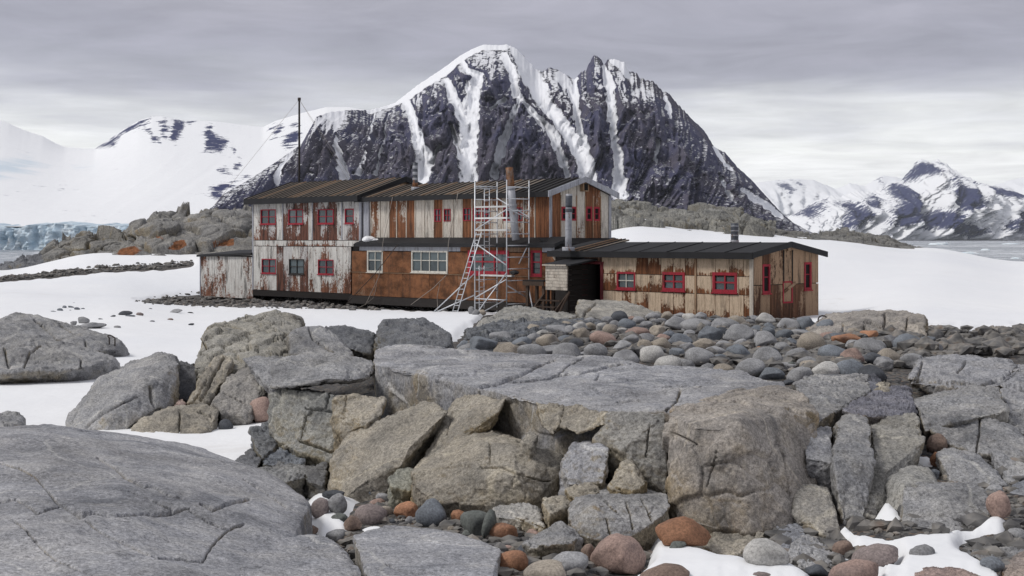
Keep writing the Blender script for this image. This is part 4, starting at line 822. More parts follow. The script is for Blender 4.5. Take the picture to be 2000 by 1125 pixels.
# steps down from the porch
st = empty('wooden_steps', tuple(WP.P((p0 + p1) / 2, .9, -3.9)), 'dark wooden steps below the plank porch', 'steps')
for aa in (p0 - .12, p1 - .02):
    MB().box(WP.hexa([(aa, 1.35, -3.95), (aa + .07, 1.35, -3.95), (aa + .07, .02, -2.75), (aa, .02, -2.75), (aa, 1.35, -3.72), (aa + .07, 1.35, -3.72), (aa + .07, .02, -2.5), (aa, .02, -2.5)])).make('stringer', M_DWOOD, st)
for k in range(4): MB().box(WP.box(p0 - .045, p1 - .025, .25 + .3 * k - .02, .5 + .3 * k, -2.85 - .28 * k, -2.80 - .28 * k)).make('tread', M_DWOOD, st)
MB().tube([WP.P(p1 + .15, 1.1, -3.9), WP.P(p1 + .42, .3, -2.4)], .05, 6).make('handrail', M_DWOOD, st)

# ------------------------------------------------------------------ scaffold tower, ladder, mast, bench, cables
WS = Wall(71.7); s0, s1 = WS.a(927.5), WS.a(989.7); dp = 1.6; zb, zt = -3.9, 2.95
sc = empty('scaffold_tower', tuple(WS.P((s0 + s1) / 2, -dp / 2, zb)), 'tall aluminium scaffold tower in front of the hut wall', 'scaffold')
T = 0.032
for aa in (s0, s1):
    for w in (0, dp):
        MB().tube([WS.P(aa, -w, zb if w == 0 else zb + .1), WS.P(aa, -w, zt)], T, 8).make('post', M_ALU, sc, smooth=True)
    for z in np.arange(-3.3, 2.9, .59): MB().tube([WS.P(aa, 0, z), WS.P(aa, -dp, z)], T * .85, 6).make('rung', M_ALU, sc, smooth=True)
for aa, w0, w1, z0, z1 in ((s0, .62, .98, -.95, 2.6), (s0, .25, .6, -3.6, -1.4)):   # climbing frames in the end
    for w in (w0, w1): MB().tube([WS.P(aa + .06, -w, z0), WS.P(aa + .06, -w, z1)], T * .8, 6).make('ladder_rail', M_ALU, sc, smooth=True)
    for z in np.arange(z0 + .2, z1, .3): MB().tube([WS.P(aa + .06, -w0, z), WS.P(aa + .06, -w1, z)], T * .6, 6).make('ladder_rung', M_ALU, sc, smooth=True)
zs = lambda py: -(py - HY) / F * 72.8
cy = lambda y: 310 + y / 3.517
for y in (330, 408, 490, 802):
    MB().box(WS.box(s0 - .02 + (.45 if y == 802 else 0), s1 + (.35 if y == 802 else 0), -.22, .02, zs(cy(y)) - .04, zs(cy(y)) + .04)).make('platform_plank', M_PLANK, sc)
for (xa, wa_, ya, xb, wb, yb) in ((s1, dp * .05, 345, s0, 0, 490), (s0, 0, 580, s1, 0, 730), (s1, dp, 580, s0 + 1.6, dp, 725), (s0, 0, 960, s1, 0, 825), (s1, 0, 865, s1, dp, 965), (s0, dp, 265, s1, dp, 400), (s0, 0, 965, s1, 0, 968), (s0, 0, 185, s0, dp, 185), (s1, 0, 340, s1, dp, 415)):
    MB().tube([WS.P(xa, -wa_, zs(cy(ya))), WS.P(xb, -wb, zs(cy(yb)))], T, 6).make('brace', M_ALU, sc, smooth=True)
for (xa, wa_, ya, xb, b_, zz) in ((s0, 0, 790, s0 - 1.9, 1.3, zb), (s0, 0, 940, s0 - 1.9, 1.3, zb), (s1, 0, 780, s1 - .7, 1.6, zb), (s1, 0, 960, s1 - .7, 1.6, zb), (s1, dp, 900, s1 + .9, -dp + .6, zb + .2)):
    MB().tube([WS.P(xa, -wa_, zs(cy(ya))), WS.P(xb, b_, zz)], T, 6).make('outrigger', M_ALU, sc, smooth=True)
ld = empty('ladder', tuple(WS.P(s0 - 1.0, .7, zb)), 'aluminium ladder leaning against the scaffold tower', 'ladder')
la, lb = WS.P(s0 - .95, .75, zb - .02), WS.P(s0 + .18, .06, zs(cy(505)))
of = WS.e * .38
for o_ in (0 * of, of): MB().tube([la + o_, lb + o_], .028, 6).make('rail', M_ALU, ld, smooth=True)
for t in np.linspace(.05, .97, 15): MB().tube([la + (lb - la) * t, la + (lb - la) * t + of], .017, 6).make('rung', M_ALU, ld, smooth=True)
# wire mast behind the left roof
dm = 98.0; xm = (584.5 - 1000) / F * dm
ma = empty('radio_mast', (xm, dm, 10.4), 'thin dark radio mast with guy wires rising behind the left roof', 'mast')
ztop = CZ + (HY - 193) / F * dm
MB().tube([(xm, dm, 10.3), (xm, dm, ztop)], .095, 8, .065).make('pole', M_TAR_SHADE, ma, smooth=True)
MB().tube([(xm, dm, ztop - .12), (xm, dm, ztop + .08)], .11, 8).make('cap', M_IRON, ma, smooth=True)
for dx, dz_, dyy in ((-6.2, -7.2, 2.0), (2.9, -5.6, 5.0), (5.5, -8.0, -3.0)):
    MB().tube([(xm, dm, ztop - .05), (xm + dx, dm + dyy, ztop + dz_)], .010, 4).make('guy_wire', M_ROPE, ma)
# work bench
WB = Wall(70.2); b0, b1 = WB.a(1022), WB.a(1063)
be = empty('work_bench', tuple(WB.P((b0 + b1) / 2, -.4, -3.8)), 'rough brown timber bench beside the scaffold tower', 'bench')
zb2 = WB.z(1040, 549)
MB().box(WB.box(b0, b1, -.8, .05, zb2 - .02, zb2 + .05)).make('top', M_TAR_SHADE, be); MB().box(WB.box(b0, b1, .02, .06, zb2 - .22, zb2 - .022)).make('apron', M_DWOOD, be)
for aa in (b0 + .12, b1 - .2):
    for w in (.04, .7): MB().box(WB.box(aa, aa + .16, -w - .1, -w, -3.9, zb2 - .23)).make('leg', M_DWOOD, be)
def cable(pts, r, label, sag=0.0, mat=None):
    P = [np.array(p) for p in pts]; out = []
    for a, b in zip(P[:-1], P[1:]):
        for t in np.linspace(0, 1, 9)[:-1]: out.append(a + (b - a) * t - np.array([0, 0, sag * 4 * t * (1 - t)]))
    out.append(P[-1]); MB().tube(out, r, 5).make('cable', mat or M_ROPE, None, smooth=True, label=label, cat='cable')
wp = lambda W, px, py, b: W.P(W.a(px) + 0, b, W.z(px, py))
cable([wp(WU, 780, 385, .5), wp(WD, 757, 475, .35), wp(WD, 748, 540, .3), wp(WD, 735, 595, .8)], .016, 'pale cable hanging from the eaves past the double window')
cable([wp(WD, 785, 478, .32), wp(WD, 745, 535, .5), wp(WD, 708, 592, 1.2)], .022, 'dark taut cable slanting down beside the double window', mat=M_IRON)
cable([wp(WU, 908, 376, .5), wp(WD, 885, 475, .35), wp(WD, 882, 535, .3), wp(WD, 862, 562, .6), wp(WD, 832, 594, 1.1)], .018, 'pale cable running from the eaves to the ground left of the ladder')
cable([wp(WD, 870, 553, .4), wp(WD, 867, 580, .5), wp(WD, 874, 606, .7)], .014, 'short loose cable end dangling left of the ladder')
cable([wp(WD, 745, 545, .3), wp(WD, 743, 580, .5), wp(WD, 722, 601, 1.0), wp(WD, 700, 602, 1.2)], .014, 'loose cable trailing onto the stones below the double window', .1)
# ------------------------------------------------------------------ rocks
_TPL = {0: [(0, 1, 2)], 1: [(0, 3, 2), (3, 1, 2)], 2: [(0, 1, 4), (0, 4, 2)], 4: [(0, 1, 5), (5, 1, 2)], 3: [(3, 1, 4), (0, 3, 4), (0, 4, 2)], 6: [(4, 2, 5), (0, 1, 4), (0, 4, 5)], 5: [(0, 3, 5), (3, 1, 2), (3, 2, 5)], 7: [(0, 3, 5), (3, 1, 4), (5, 4, 2), (3, 4, 5)]}
CAMP = np.array([0, 0, CZ])
def refine(V, T, thr, rounds=14, face=False):
    """split edges that are too long; thr gets the edge ends (and whether a neighbouring face looks at the camera)"""
    for _ in range(rounds):
        E = np.concatenate([T[:, [0, 1]], T[:, [1, 2]], T[:, [2, 0]]]); Es = np.sort(E, 1)
        key = Es[:, 0].astype(np.int64) * (len(V) + 1) + Es[:, 1]; u, idx, inv = np.unique(key, return_index=True, return_inverse=True)
        e = Es[idx]; a, b = V[e[:, 0]], V[e[:, 1]]
        if face:
            n = np.cross(V[T[:, 1]] - V[T[:, 0]], V[T[:, 2]] - V[T[:, 0]]); fr = np.einsum('ij,ij->i', n, CAMP - V[T[:, 0]]) > 0
            vis = np.bincount(inv, np.concatenate([fr, fr, fr]), len(u)) > 0; mk = thr(a, b, vis)
        else: mk = np.linalg.norm(a - b, axis=1) > thr((a + b) / 2)
        if not mk.any(): break
        nid = np.full(len(u), -1); nid[mk] = len(V) + np.arange(mk.sum()); V = np.concatenate([V, ((a + b) / 2)[mk]])
        n = len(T); m3 = nid[inv].reshape(3, n).T; full = np.concatenate([T, m3], 1); code = (m3[:, 0] >= 0) * 1 + (m3[:, 1] >= 0) * 2 + (m3[:, 2] >= 0) * 4
        T = np.concatenate([full[code == c][:, list(t)] for c, ts in _TPL.items() for t in ts])
    return V, T
def crack_dist(X, Y, cracks, w=None):
    D = np.full(X.shape, 1e9)
    for ln in cracks:
        L = np.array([(p[0], p[1]) for p in ln]); k = np.nonzero((X > L[:, 0].min() - 9) & (X < L[:, 0].max() + 9) & (Y > L[:, 1].min() - 9) & (Y < L[:, 1].max() + 9))[0]
        if len(k): D[k] = np.minimum(D[k], d_line(X[k], Y[k], [(p[0], p[1], w or (p[2] if len(p) > 2 else 1.5)) for p in ln]))
    return D
def smooth(V, T, n, lam=0.5):
    E = np.concatenate([T[:, [0, 1]], T[:, [1, 2]], T[:, [2, 0]]])
    for _ in range(n):
        s = np.zeros_like(V); c = np.zeros(len(V))
        for k in range(3): s[:, k] = np.bincount(E[:, 0], V[E[:, 1], k], len(V))
        c = np.bincount(E[:, 0], minlength=len(V))
        V = V + lam * (s / np.maximum(c, 1)[:, None] - V)
    return V
def vnormals(V, T):
    n = np.cross(V[T[:, 1]] - V[T[:, 0]], V[T[:, 2]] - V[T[:, 0]]); N = np.zeros_like(V)
    for k in range(3):
        for j in range(3): N[:, j] += np.bincount(T[:, k], n[:, j], len(V))
    return N / (np.linalg.norm(N, axis=1)[:, None] + 1e-12)
def hull(P):
    bm = bmesh.new()
    for p in P: bm.verts.new(p)
    bmesh.ops.convex_hull(bm, input=bm.verts); bmesh.ops.delete(bm, geom=[v for v in bm.verts if not v.link_faces], context='VERTS')
    bmesh.ops.triangulate(bm, faces=bm.faces); bmesh.ops.recalc_face_normals(bm, faces=bm.faces); bm.verts.ensure_lookup_table(); bm.verts.index_update()
    V = np.array([v.co[:] for v in bm.verts]); T = np.array([[v.index for v in f.verts] for f in bm.faces]); bm.free()
    c = V.mean(0); n = np.cross(V[T[:, 1]] - V[T[:, 0]], V[T[:, 2]] - V[T[:, 0]])
    if (np.einsum('ij,ij->i', n, V[T].mean(1) - c)).mean() < 0: T = T[:, ::-1]
    return V, T
_seed = [0]
def rock(label, pts, thick=1.0, tint=(1, 1, 1), rnd=2, facet=1.0, rough=1.0, cracks=(), cell=None, name='boulder', cat='rock', group=None, sink=0.35, px_t=4.4, joint=1.0, mat=None, crk=12.0):
    """solid rock through the given corner points (photo column, row, distance in metres) with a hidden back of its own"""
    _seed[0] += 1; sd = _seed[0] * 3.37
    P = np.array([P3(*p) for p in pts]); c = P.mean(0)
    ray = P - np.array([0, 0, CZ]); ray /= np.linalg.norm(ray, axis=1)[:, None]
    B = P + ray * thick; B = c + np.array([0, thick, 0]) + (B - c - np.array([0, thick, 0])) * np.array([0.86, 1, 0.86])
    low = P[P[:, 2] < np.median(P[:, 2])]
    V, T = hull(np.concatenate([P, B, low + np.array([0, 0.25 * thick, -sink]), B[P[:, 2] < np.median(P[:, 2])] - np.array([0, 0, sink])]))
    d0 = np.median(P[:, 1]); u = d0 / F; dmax = P[:, 1].max() + 0.12 * thick
    size = np.ptp(P[:, [0, 2]], axis=0).mean()
    V, T = refine(V, T, lambda M: np.where(M[:, 1] > dmax, 40, 9) * u)
    V = smooth(V, T, rnd)
    def thr(p, q, vis):
        M = (p + q) / 2; w = np.linalg.norm(p - q, axis=1); X0, Y0 = proj(p); X1, Y1 = proj(q); X, Y = proj(M)
        l = np.maximum(np.hypot(X1 - X0, Y1 - Y0), 0.25 * w / M[:, 1] * F)
        on = vis & (M[:, 1] < dmax + .5 * thick) & (X > -25) & (X < 2025) & (Y < 1150)
        t = np.where(on, px_t, 30.0)
        if cracks:
            k = np.nonzero(on & (l > 1.8))[0]
            if len(k): t[k] = np.where(crack_dist(X[k], Y[k], cracks, 1.0) < 3.2, 1.8, t[k])
        return l > t
    V, T = refine(V, T, thr, face=True); V = smooth(V, T, 1, 0.4)
    N = vnormals(V, T); q = V + sd
    L = cell or max(0.18 * size, 30 * u)
    w = q / L * np.array([1, 1, 1.25]) + 0.22 * np.stack([perlin(q / L * 1.7), perlin(q / L * 1.7 + 31), perlin(q / L * 1.7 + 57)], 1)
    F1, F2, R = voro(w); g = F2 - F1
    dsp = 0.05 * size * rough * fbm(q / (0.55 * size + 1e-6), 3)
    dsp += facet * L * (0.27 * (R[:, 0] - 0.5) * sstep(0.0, 0.08, g) + 0.10 * ((w - np.floor(w)) @ (R[0, 1:] - 0.5)) * 0)
    dsp -= facet * joint * np.minimum(L * 0.14, 7 * u) * np.exp(-(g / 0.045) ** 2) * (R[:, 1] > 0.35)
    k2 = q / (L * 0.36); F1b, F2b, Rb = voro(k2 + 0.25 * np.stack([perlin(k2), perlin(k2 + 9), perlin(k2 + 5)], 1))
    dsp += facet * L * 0.10 * (Rb[:, 0] - 0.5) * sstep(0, 0.15, F2b - F1b)
    dsp += rough * 2.2 * u * fbm(q / (14 * u), 4, 0.6)
    V = V + N * dsp[:, None]
    if cracks:
        X, Y = proj(V); wob = 1.6 * perlin(np.stack([X / 9, Y / 9, 0 * X + sd], 1)); D = crack_dist(X + wob, Y + wob, [[(p[0], p[1], .75 * (p[2] if len(p) > 2 else 1.5)) for p in ln] for ln in cracks])
        V = V - N * (np.exp(-D ** 2) * crk * u * (V[:, 1] < dmax))[:, None]
    o = V.mean(0); o[2] = V[:, 2].min()
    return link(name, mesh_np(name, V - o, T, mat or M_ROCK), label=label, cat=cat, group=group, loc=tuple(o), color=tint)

TAN, DARK, GREY, PINK, BLUE = (1.12, 1.03, 0.86), (0.42, 0.43, 0.46), (1.0, 1.0, 1.0), (1.2, 0.92, 0.82), (1.10, 1.11, 1.15)
def L3(conv, *pts): return conv(list(pts))
# --- foreground bedrock, left
rock('huge cracked grey bedrock slab filling the bottom left corner', [(-120, 835, 11.8), (90, 843, 11.6), (250, 855, 11.8), (330, 868, 11.8), (430, 897, 11.6), (520, 932, 11.2), (590, 975, 10.6), (600, 988, 10.4), (560, 1028, 9.3), (500, 1062, 8.6), (445, 1130, 7.4), (420, 1400, 4.9), (-160, 1400, 4.6), (-120, 1000, 8.0), (250, 955, 8.9), (120, 930, 9.2)],
     1.2, BLUE, rnd=6, facet=0.10, rough=0.45, cell=0.9, joint=0.0, crk=18.0, name='bedrock_slab', cracks=[B5(c) for c in (
     [(680, 300, 2), (800, 370, 2), (870, 430, 3), (1000, 500, 3), (1060, 495, 2), (1150, 550, 2), (1270, 585, 2)],
     [(0, 335, 1.5), (130, 370, 2), (240, 430, 1.5), (330, 530, 1.5), (400, 610, 3), (520, 670, 6), (560, 700, 6), (640, 680, 3), (780, 700, 3), (1000, 690, 2), (1090, 700, 3.5), (1190, 690, 3), (1240, 670, 2.5), (1320, 650, 1.5)],
     [(900, 535, 1), (1000, 570, 1.2), (1210, 670, 1.5)], [(600, 740, 1.2), (700, 820, 1.6), (850, 890, 2), (1000, 960, 2), (1100, 1000, 1.6), (1250, 1010, 1.4), (1400, 1030, 1.4)],
     [(1410, 1030, 1.5), (1480, 920, 1.6), (1580, 810, 2), (1700, 760, 2.5)], [(250, 690, 1.4), (420, 640, 1.5)], [(1400, 620, 2), (1490, 660, 4), (1600, 620, 3), (1740, 590, 2.5)],
     [(100, 740, 1.5), (170, 790, 1.5), (270, 910, 1.4), (380, 1010, 1.2), (500, 1060, 1.2), (640, 1120, 1.2)], [(1320, 670, 1.2), (1450, 750, 1.2), (1570, 800, 1.2)], [(0, 610, 1.6), (110, 590, 1.8), (200, 640, 1.6), (260, 690, 1.6)], [(1700, 450, 1.4), (1850, 540, 1.6), (1990, 640, 1.8)])])
rock('low wedge of grey bedrock at the bottom edge beside the pebble cleft', B6([(-20, 930, 8.3), (200, 930, 8.6), (350, 850, 8.9), (480, 850, 8.9), (620, 890, 8.7), (690, 960, 8.4), (810, 1125, 7.7), (850, 1300, 7.0), (-40, 1300, 6.6)]), .6, BLUE, rnd=4, facet=.3, rough=.6, name='bedrock_slab')
rock('flat grey bedrock slab with pale veins at the bottom edge', B6([(750, 850, 9.0), (960, 790, 9.4), (1300, 815, 9.2), (1500, 850, 9.0), (1780, 940, 8.6), (1720, 1100, 7.8), (1720, 1300, 7.2), (900, 1300, 7.0), (850, 1050, 7.9), (770, 880, 8.8)]), .6, BLUE, rnd=4, facet=.25, rough=.5, joint=0, name='bedrock_slab', cracks=[B6([(980, 1040, 1.5), (1080, 1090, 1.5), (1200, 1110, 2)])])
rock('small cracked grey rock at the foot of the left bedrock slab', B6([(15, 780, 9.1), (150, 748, 9.3), (230, 830, 9), (250, 900, 8.8), (60, 905, 8.8)]), .4, GREY, rnd=2)
rock('pale banded rock under the edge of the left bedrock slab', B6([(-120, 640, 9.8), (0, 610, 9.9), (120, 660, 9.7), (180, 740, 9.4), (100, 790, 9.2), (-60, 760, 9.4)]), .5, GREY, rnd=2)
# --- the big slab in the middle and its broken front
rock('great flat topped granite slab in the middle of the foreground', [(749, 677, 18), (872, 688, 17), (1098, 699, 16.6), (1227, 709, 15.6), (1356, 722, 14.6), (1440, 731, 13.9), (1530, 748, 13.0), (1560, 800, 11.6), (1300, 802, 11.0), (1188, 808, 11.1), (1048, 785, 11.7), (939, 760, 12.6), (794, 721, 14.2), (732, 713, 14.9), (728, 690, 16.5),
     (732, 790, 14.9), (794, 815, 14.2), (939, 865, 12.7), (1048, 905, 11.8), (1188, 945, 11.2), (1300, 985, 10.9), (1500, 985, 11.0)], .5, BLUE, rnd=2, facet=.32, rough=.5, cell=.6, joint=.4, crk=16.0, name='granite_slab',
     cracks=[B3(c) for c in ([(205, 680, 2), (220, 630, 3), (330, 600, 3.5), (440, 560, 3.5), (520, 530, 2.5), (600, 490, 2.5), (720, 440, 2)], [(400, 595, 1.5), (540, 590, 1.6), (680, 570, 2), (760, 545, 2.5), (900, 535, 1.6), (1030, 505, 2), (1150, 475, 1.8), (1260, 465, 1.5)],
             [(730, 555, 1.2), (820, 480, 1.2), (940, 420, 1.2)], [(1510, 790, 1.8), (1580, 720, 2), (1600, 650, 2.2)], [(1165, 735, 1.6), (1310, 720, 1.6)], [(1420, 628, 1), (1580, 622, 1.4), (1760, 625, 1)], [(1010, 580, 1.5), (1035, 545, 1.5)])])
rock('tall squared granite block at the right corner of the great slab', [(1302, 806, 10.6), (1330, 790, 11.2), (1356, 832, 10.15), (1406, 836, 10.05), (1440, 825, 10.1), (1470, 778, 11.2), (1520, 752, 12.2), (1552, 760, 12.2), (1575, 778, 11.6), (1594, 806, 11.1), (1306, 980, 10.2), (1315, 1010, 10), (1400, 1035, 9.8), (1470, 1042, 9.75), (1545, 1034, 9.9), (1592, 965, 10.5)],
     .8, (1.12, 1.03, .92), rnd=0, facet=.6, rough=.35, cell=.38, name='granite_block', cracks=[B7([(1335, 125, 1.6), (1420, 165, 1.8), (1500, 205, 2)]), B8([(280, 170, 1.6), (330, 300, 1.8), (360, 480, 1.8), (375, 600, 1.5)]), B7([(1640, 250, 1), (1610, 380, 1.2), (1570, 500, 1)])])
rock('squared block with overhanging lip at the left end of the great slab', [(533, 716, 14.9), (553, 701, 15.4), (600, 691, 15.8), (648, 692, 15.6), (673, 701, 15.2), (729, 707, 15.2), (724, 736, 14.6), (693, 743, 14.2), (640, 738, 14.0), (584, 753, 13.9), (530, 758, 14.2)], 1.2, GREY, rnd=2, facet=.7, name='granite_block', sink=.0)
rock('upright jointed rock face under the squared block', [(526, 770, 14.3), (560, 760, 14.2), (603, 765, 14.0), (652, 770, 13.9), (662, 800, 13.75), (655, 880, 13.5), (648, 905, 13.4), (578, 880, 13.6), (550, 868, 13.8), (526, 850, 14.0)], 1.2, (1.0, 1.0, .93), rnd=0, facet=.8, name='granite_block',
     cracks=[B2([(580, 660, 2), (560, 780, 1.6), (480, 780, 1.6), (420, 830, 2), (380, 990, 2)]), B2([(360, 1000, 2), (480, 1040, 2.5), (600, 1085, 2)]), B2([(420, 780, 1.5), (600, 800, 2)])])
rock('tan fractured block standing left of the leaning slab', B2([(605, 700, 13.7), (720, 680, 13.7), (975, 712, 13.2), (945, 825, 13.0), (840, 885, 12.9), (700, 940, 13.1), (610, 940, 13.4)]), .9, TAN, rnd=0, name='granite_block', cracks=[B2([(700, 690, 1.3), (680, 850, 1.3)])])
rock('broad tan slab leaning to the right with a black shadowed underside', [*B2([(1250, 722, 13.1), (1418, 790, 12.5), (1040, 835, 12.95), (870, 865, 13.05), (700, 960, 13.05), (610, 1110, 12.9)]), *B6([(548, 480, 12.7), (700, 560, 12.2), (870, 440, 12.1), (1080, 360, 12.0), (1140, 230, 12.1), (1240, 280, 13.0), (1170, 385, 13.0), (1000, 470, 12.9)])], .35, TAN, rnd=0, facet=.5, name='leaning_slab')
rock('tan upright block wedged right of the leaning slab', [*B2([(1490, 685, 13.0), (1810, 710, 12.2), (1765, 800, 12.0), (1700, 925, 12.0), (1480, 975, 12.2), (1370, 1000, 12.3), (1250, 1120, 12.3)]), *B6([(1180, 400, 12.0), (1300, 260, 12.1)])], .7, TAN, rnd=0, facet=.6, name='granite_block', cracks=[B2([(1440, 800, 1.3), (1400, 960, 1.3)])])
rock('big tan and grey boulder lying before the great slab', [*B6([(1165, 400, 11.4), (1380, 240, 11.8), (1520, 130, 12.0), (1720, 110, 12.0), (1720, 640, 10.7), (1370, 610, 10.9), (1200, 540, 11.1)]), *B7([(60, 110, 12.0), (270, 190, 11.6), (558, 290, 11.1), (525, 450, 10.9), (480, 530, 10.9), (350, 600, 10.7), (240, 612, 10.7), (230, 250, 10.98), (230, 420, 10.7)])], .7, TAN, rnd=0, facet=.55, cracks=[B7([(0, 370, 1.3), (150, 370, 1.5), (240, 410, 1.5), (420, 460, 1.6), (480, 460, 1.6)]), B6([(1700, 200, 1.3), (1700, 340, 1.4)])])
rock('chipped block under the slab rim above the triangular rock', B3([(598, 738, 11.6), (782, 765, 11.3), (775, 890, 11.1), (715, 962, 11.1), (640, 905, 11.3)]), .4, TAN, rnd=0, name='granite_block', sink=0)
rock('knobbly tan block under the slab rim', B3([(786, 770, 11.3), (900, 768, 11.2), (1105, 812, 10.95), (1100, 880, 10.82), (880, 955, 10.85), (770, 905, 11.05)]), .45, TAN, rnd=0, name='granite_block', sink=0)
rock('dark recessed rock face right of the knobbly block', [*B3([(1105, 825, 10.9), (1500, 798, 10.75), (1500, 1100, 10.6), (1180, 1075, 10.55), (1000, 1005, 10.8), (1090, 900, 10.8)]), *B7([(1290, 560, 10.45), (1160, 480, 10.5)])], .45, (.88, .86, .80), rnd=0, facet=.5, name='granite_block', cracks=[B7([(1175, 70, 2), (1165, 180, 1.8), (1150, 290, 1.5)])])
rock('bluish broken block leaning under the knobbly rim', B7([(640, 205, 10.75), (760, 180, 10.85), (892, 240, 10.5), (845, 480, 10.3), (600, 485, 10.4), (560, 350, 10.65)]), .4, BLUE, rnd=0, name='granite_block')
rock('pointed triangular tan rock standing behind the box boulder', B7([(1000, 312, 10.4), (1060, 320, 10.4), (1155, 465, 10.1), (1110, 515, 10.05), (890, 520, 10.15)]), .3, TAN, rnd=1)
rock('small leaning chip below the chipped block', B3([(545, 930, 11.2), (615, 960, 11.0), (560, 1035, 10.9), (490, 1010, 11.0)]), .2, TAN, rnd=1)
rock('box shaped grey boulder with striated face in the gully', B7([(650, 580, 9.95), (1010, 500, 10.5), (1110, 510, 10.4), (1290, 570, 10.0), (1320, 640, 9.7), (1290, 690, 9.6), (1180, 775, 9.45), (1060, 842, 9.3), (850, 890, 9.2), (680, 840, 9.35), (605, 720, 9.55), (800, 625, 9.45)]), .6, GREY, rnd=0, facet=.5,
     cracks=[B7(c) for c in ([(860, 600, 1.6), (920, 660, 1.6), (950, 680, 1.4)], [(1010, 610, 1.8), (1040, 700, 1.8), (1060, 800, 1.6)], [(1110, 580, 1.8), (1160, 660, 2), (1190, 740, 2)], [(870, 720, 1.4), (900, 840, 1.6)])])
rock('angular tan rock behind the box boulder', B7([(590, 530, 10.2), (770, 452, 10.4), (840, 520, 10.3), (800, 560, 10.1), (650, 592, 10.0)]), .3, TAN, rnd=1)
rock('pale flat stone lying left of the box boulder', B7([(78, 655, 10.4), (290, 610, 10.6), (420, 690, 10.1), (440, 782, 9.8), (300, 722, 9.9), (110, 712, 10.0)]), .3, (1.15, 1.12, 1.05), rnd=1)
rock('tan knob of rock touching the box boulder', B7([(430, 600, 10.1), (560, 560, 10.3), (630, 610, 10.1), (590, 650, 9.9), (470, 690, 9.8)]), .3, TAN, rnd=1)
rock('grey wedge under the box boulder', B7([(300, 905, 8.95), (560, 755, 9.5), (690, 855, 9.1), (600, 895, 8.8), (390, 915, 8.8)]), .4, GREY, rnd=1)
rock('long tan flat slab behind the white round stone', B7([(1545, 912, 9.5), (1650, 800, 10), (1760, 790, 10.1), (2040, 802, 10), (2000, 850, 9.7), (1780, 985, 9.2), (1600, 950, 9.3)]), .4, TAN, rnd=1)
# --- right hand rocks
rock('left half of the split tilted slab', B8([(480, 125, 10.9), (600, 90, 11.3), (662, 85, 11.2), (664, 330, 10.45), (474, 305, 10.55), (500, 420, 10.6), (680, 480, 10.5)]), .7, BLUE, rnd=0, facet=.5, name='granite_block', cracks=[B8([(655, 150, 2), (670, 210, 2)])])
rock('tall right half of the split tilted slab', B8([(672, 320, 10.35), (700, 85, 11.2), (780, 5, 11.9), (890, 20, 11.6), (932, 80, 11.3), (945, 330, 10.5), (890, 735, 10.0), (740, 795, 9.9), (700, 500, 10.2)]), .7, GREY, rnd=0, facet=.5, name='granite_block')
rock('tan footed block below the split slab', B8([(390, 590, 10.1), (420, 470, 10.4), (640, 520, 10.2), (665, 835, 9.7), (735, 870, 9.6), (600, 845, 9.6), (380, 690, 10.0)]), .5, (1.05, 1, .9), rnd=0, facet=.5, name='granite_block')
rock('brown streaked rock right of the split slab', B8([(930, 60, 11.8), (1100, 5, 12.1), (1250, 5, 12.1), (1310, 180, 11.3), (1200, 300, 11), (1120, 380, 10.8), (1040, 400, 10.6), (960, 270, 10.9), (1000, 600, 10.3), (950, 725, 10.1), (890, 700, 10.1)]), .6, (1.0, .97, .88), rnd=0, facet=.7)
rock('smooth pale boulder behind the two toned block', B8([(1030, 440, 10.6), (1200, 350, 10.9), (1330, 360, 10.9), (1425, 490, 10.5), (1170, 695, 10), (1050, 605, 10.3), (1160, 480, 10.2)]), .5, (1.12, 1.1, 1.02), rnd=5, facet=.2)
rock('two toned angular grey block in the right gully snow', B8([(1165, 500, 10.2), (1280, 470, 10.4), (1380, 590, 9.95), (1690, 480, 10.5), (1740, 560, 10.2), (1752, 700, 9.9), (1560, 835, 9.5), (1480, 862, 9.45), (1260, 882, 9.5), (1150, 730, 9.8)]), .5, GREY, rnd=0, facet=.4)
rock('long grey tilted block above the two toned block', B8([(1385, 262, 11.4), (1500, 230, 11.7), (1640, 270, 11.6), (1780, 360, 11.3), (1890, 492, 10.9), (1500, 485, 11), (1430, 350, 11.2)]), .5, GREY, rnd=0, facet=.5)
rock('large cracked boulder at the right edge', B8([(1350, 100, 12.2), (1440, 30, 12.6), (1590, -5, 12.9), (1700, -5, 12.9), (1860, 50, 12.6), (2080, 190, 12.2), (2080, 330, 11.8), (1880, 290, 11.9), (1680, 272, 11.8), (1460, 205, 12)]), .8, GREY, rnd=2, facet=.5, cracks=[B8([(1695, 0, 2), (1690, 130, 2), (1665, 270, 2)])])
rock('sloping tan edged slab under the large cracked boulder', B8([(1770, 250, 11.6), (2080, 380, 11.2), (2080, 450, 11.1), (1910, 502, 11.0), (1850, 430, 11.2)]), .5, GREY, rnd=1)
rock('dark rounded rock cut by the right edge of the picture', B8([(1868, 575, 10.6), (1960, 470, 10.8), (2080, 450, 10.8), (2080, 700, 10.2), (1960, 702, 10.3)]), .6, (.75, .78, .84), rnd=5, facet=.2)
rock('pale flat stone with a dark patch lying on gully snow', B8([(815, 790, 9.8), (900, 750, 10), (1090, 720, 10.1), (1210, 790, 9.8), (1250, 850, 9.6), (1090, 892, 9.4), (980, 872, 9.45), (840, 862, 9.6)]), .3, (1.3, 1.27, 1.2), rnd=2, facet=.4)
rock('wedge shaped grey rock beside the white round stone', B8([(350, 970, 9.0), (380, 900, 9.2), (500, 830, 9.5), (745, 1020, 9.0), (600, 1085, 8.7), (470, 1065, 8.7)]), .4, GREY, rnd=1)
rock('dark bluish slab behind the wedge shaped rock', B8([(290, 790, 9.8), (420, 758, 9.9), (490, 830, 9.6), (350, 900, 9.4), (350, 980, 9.2), (250, 900, 9.5)]), .3, (.8, .83, .9), rnd=1)
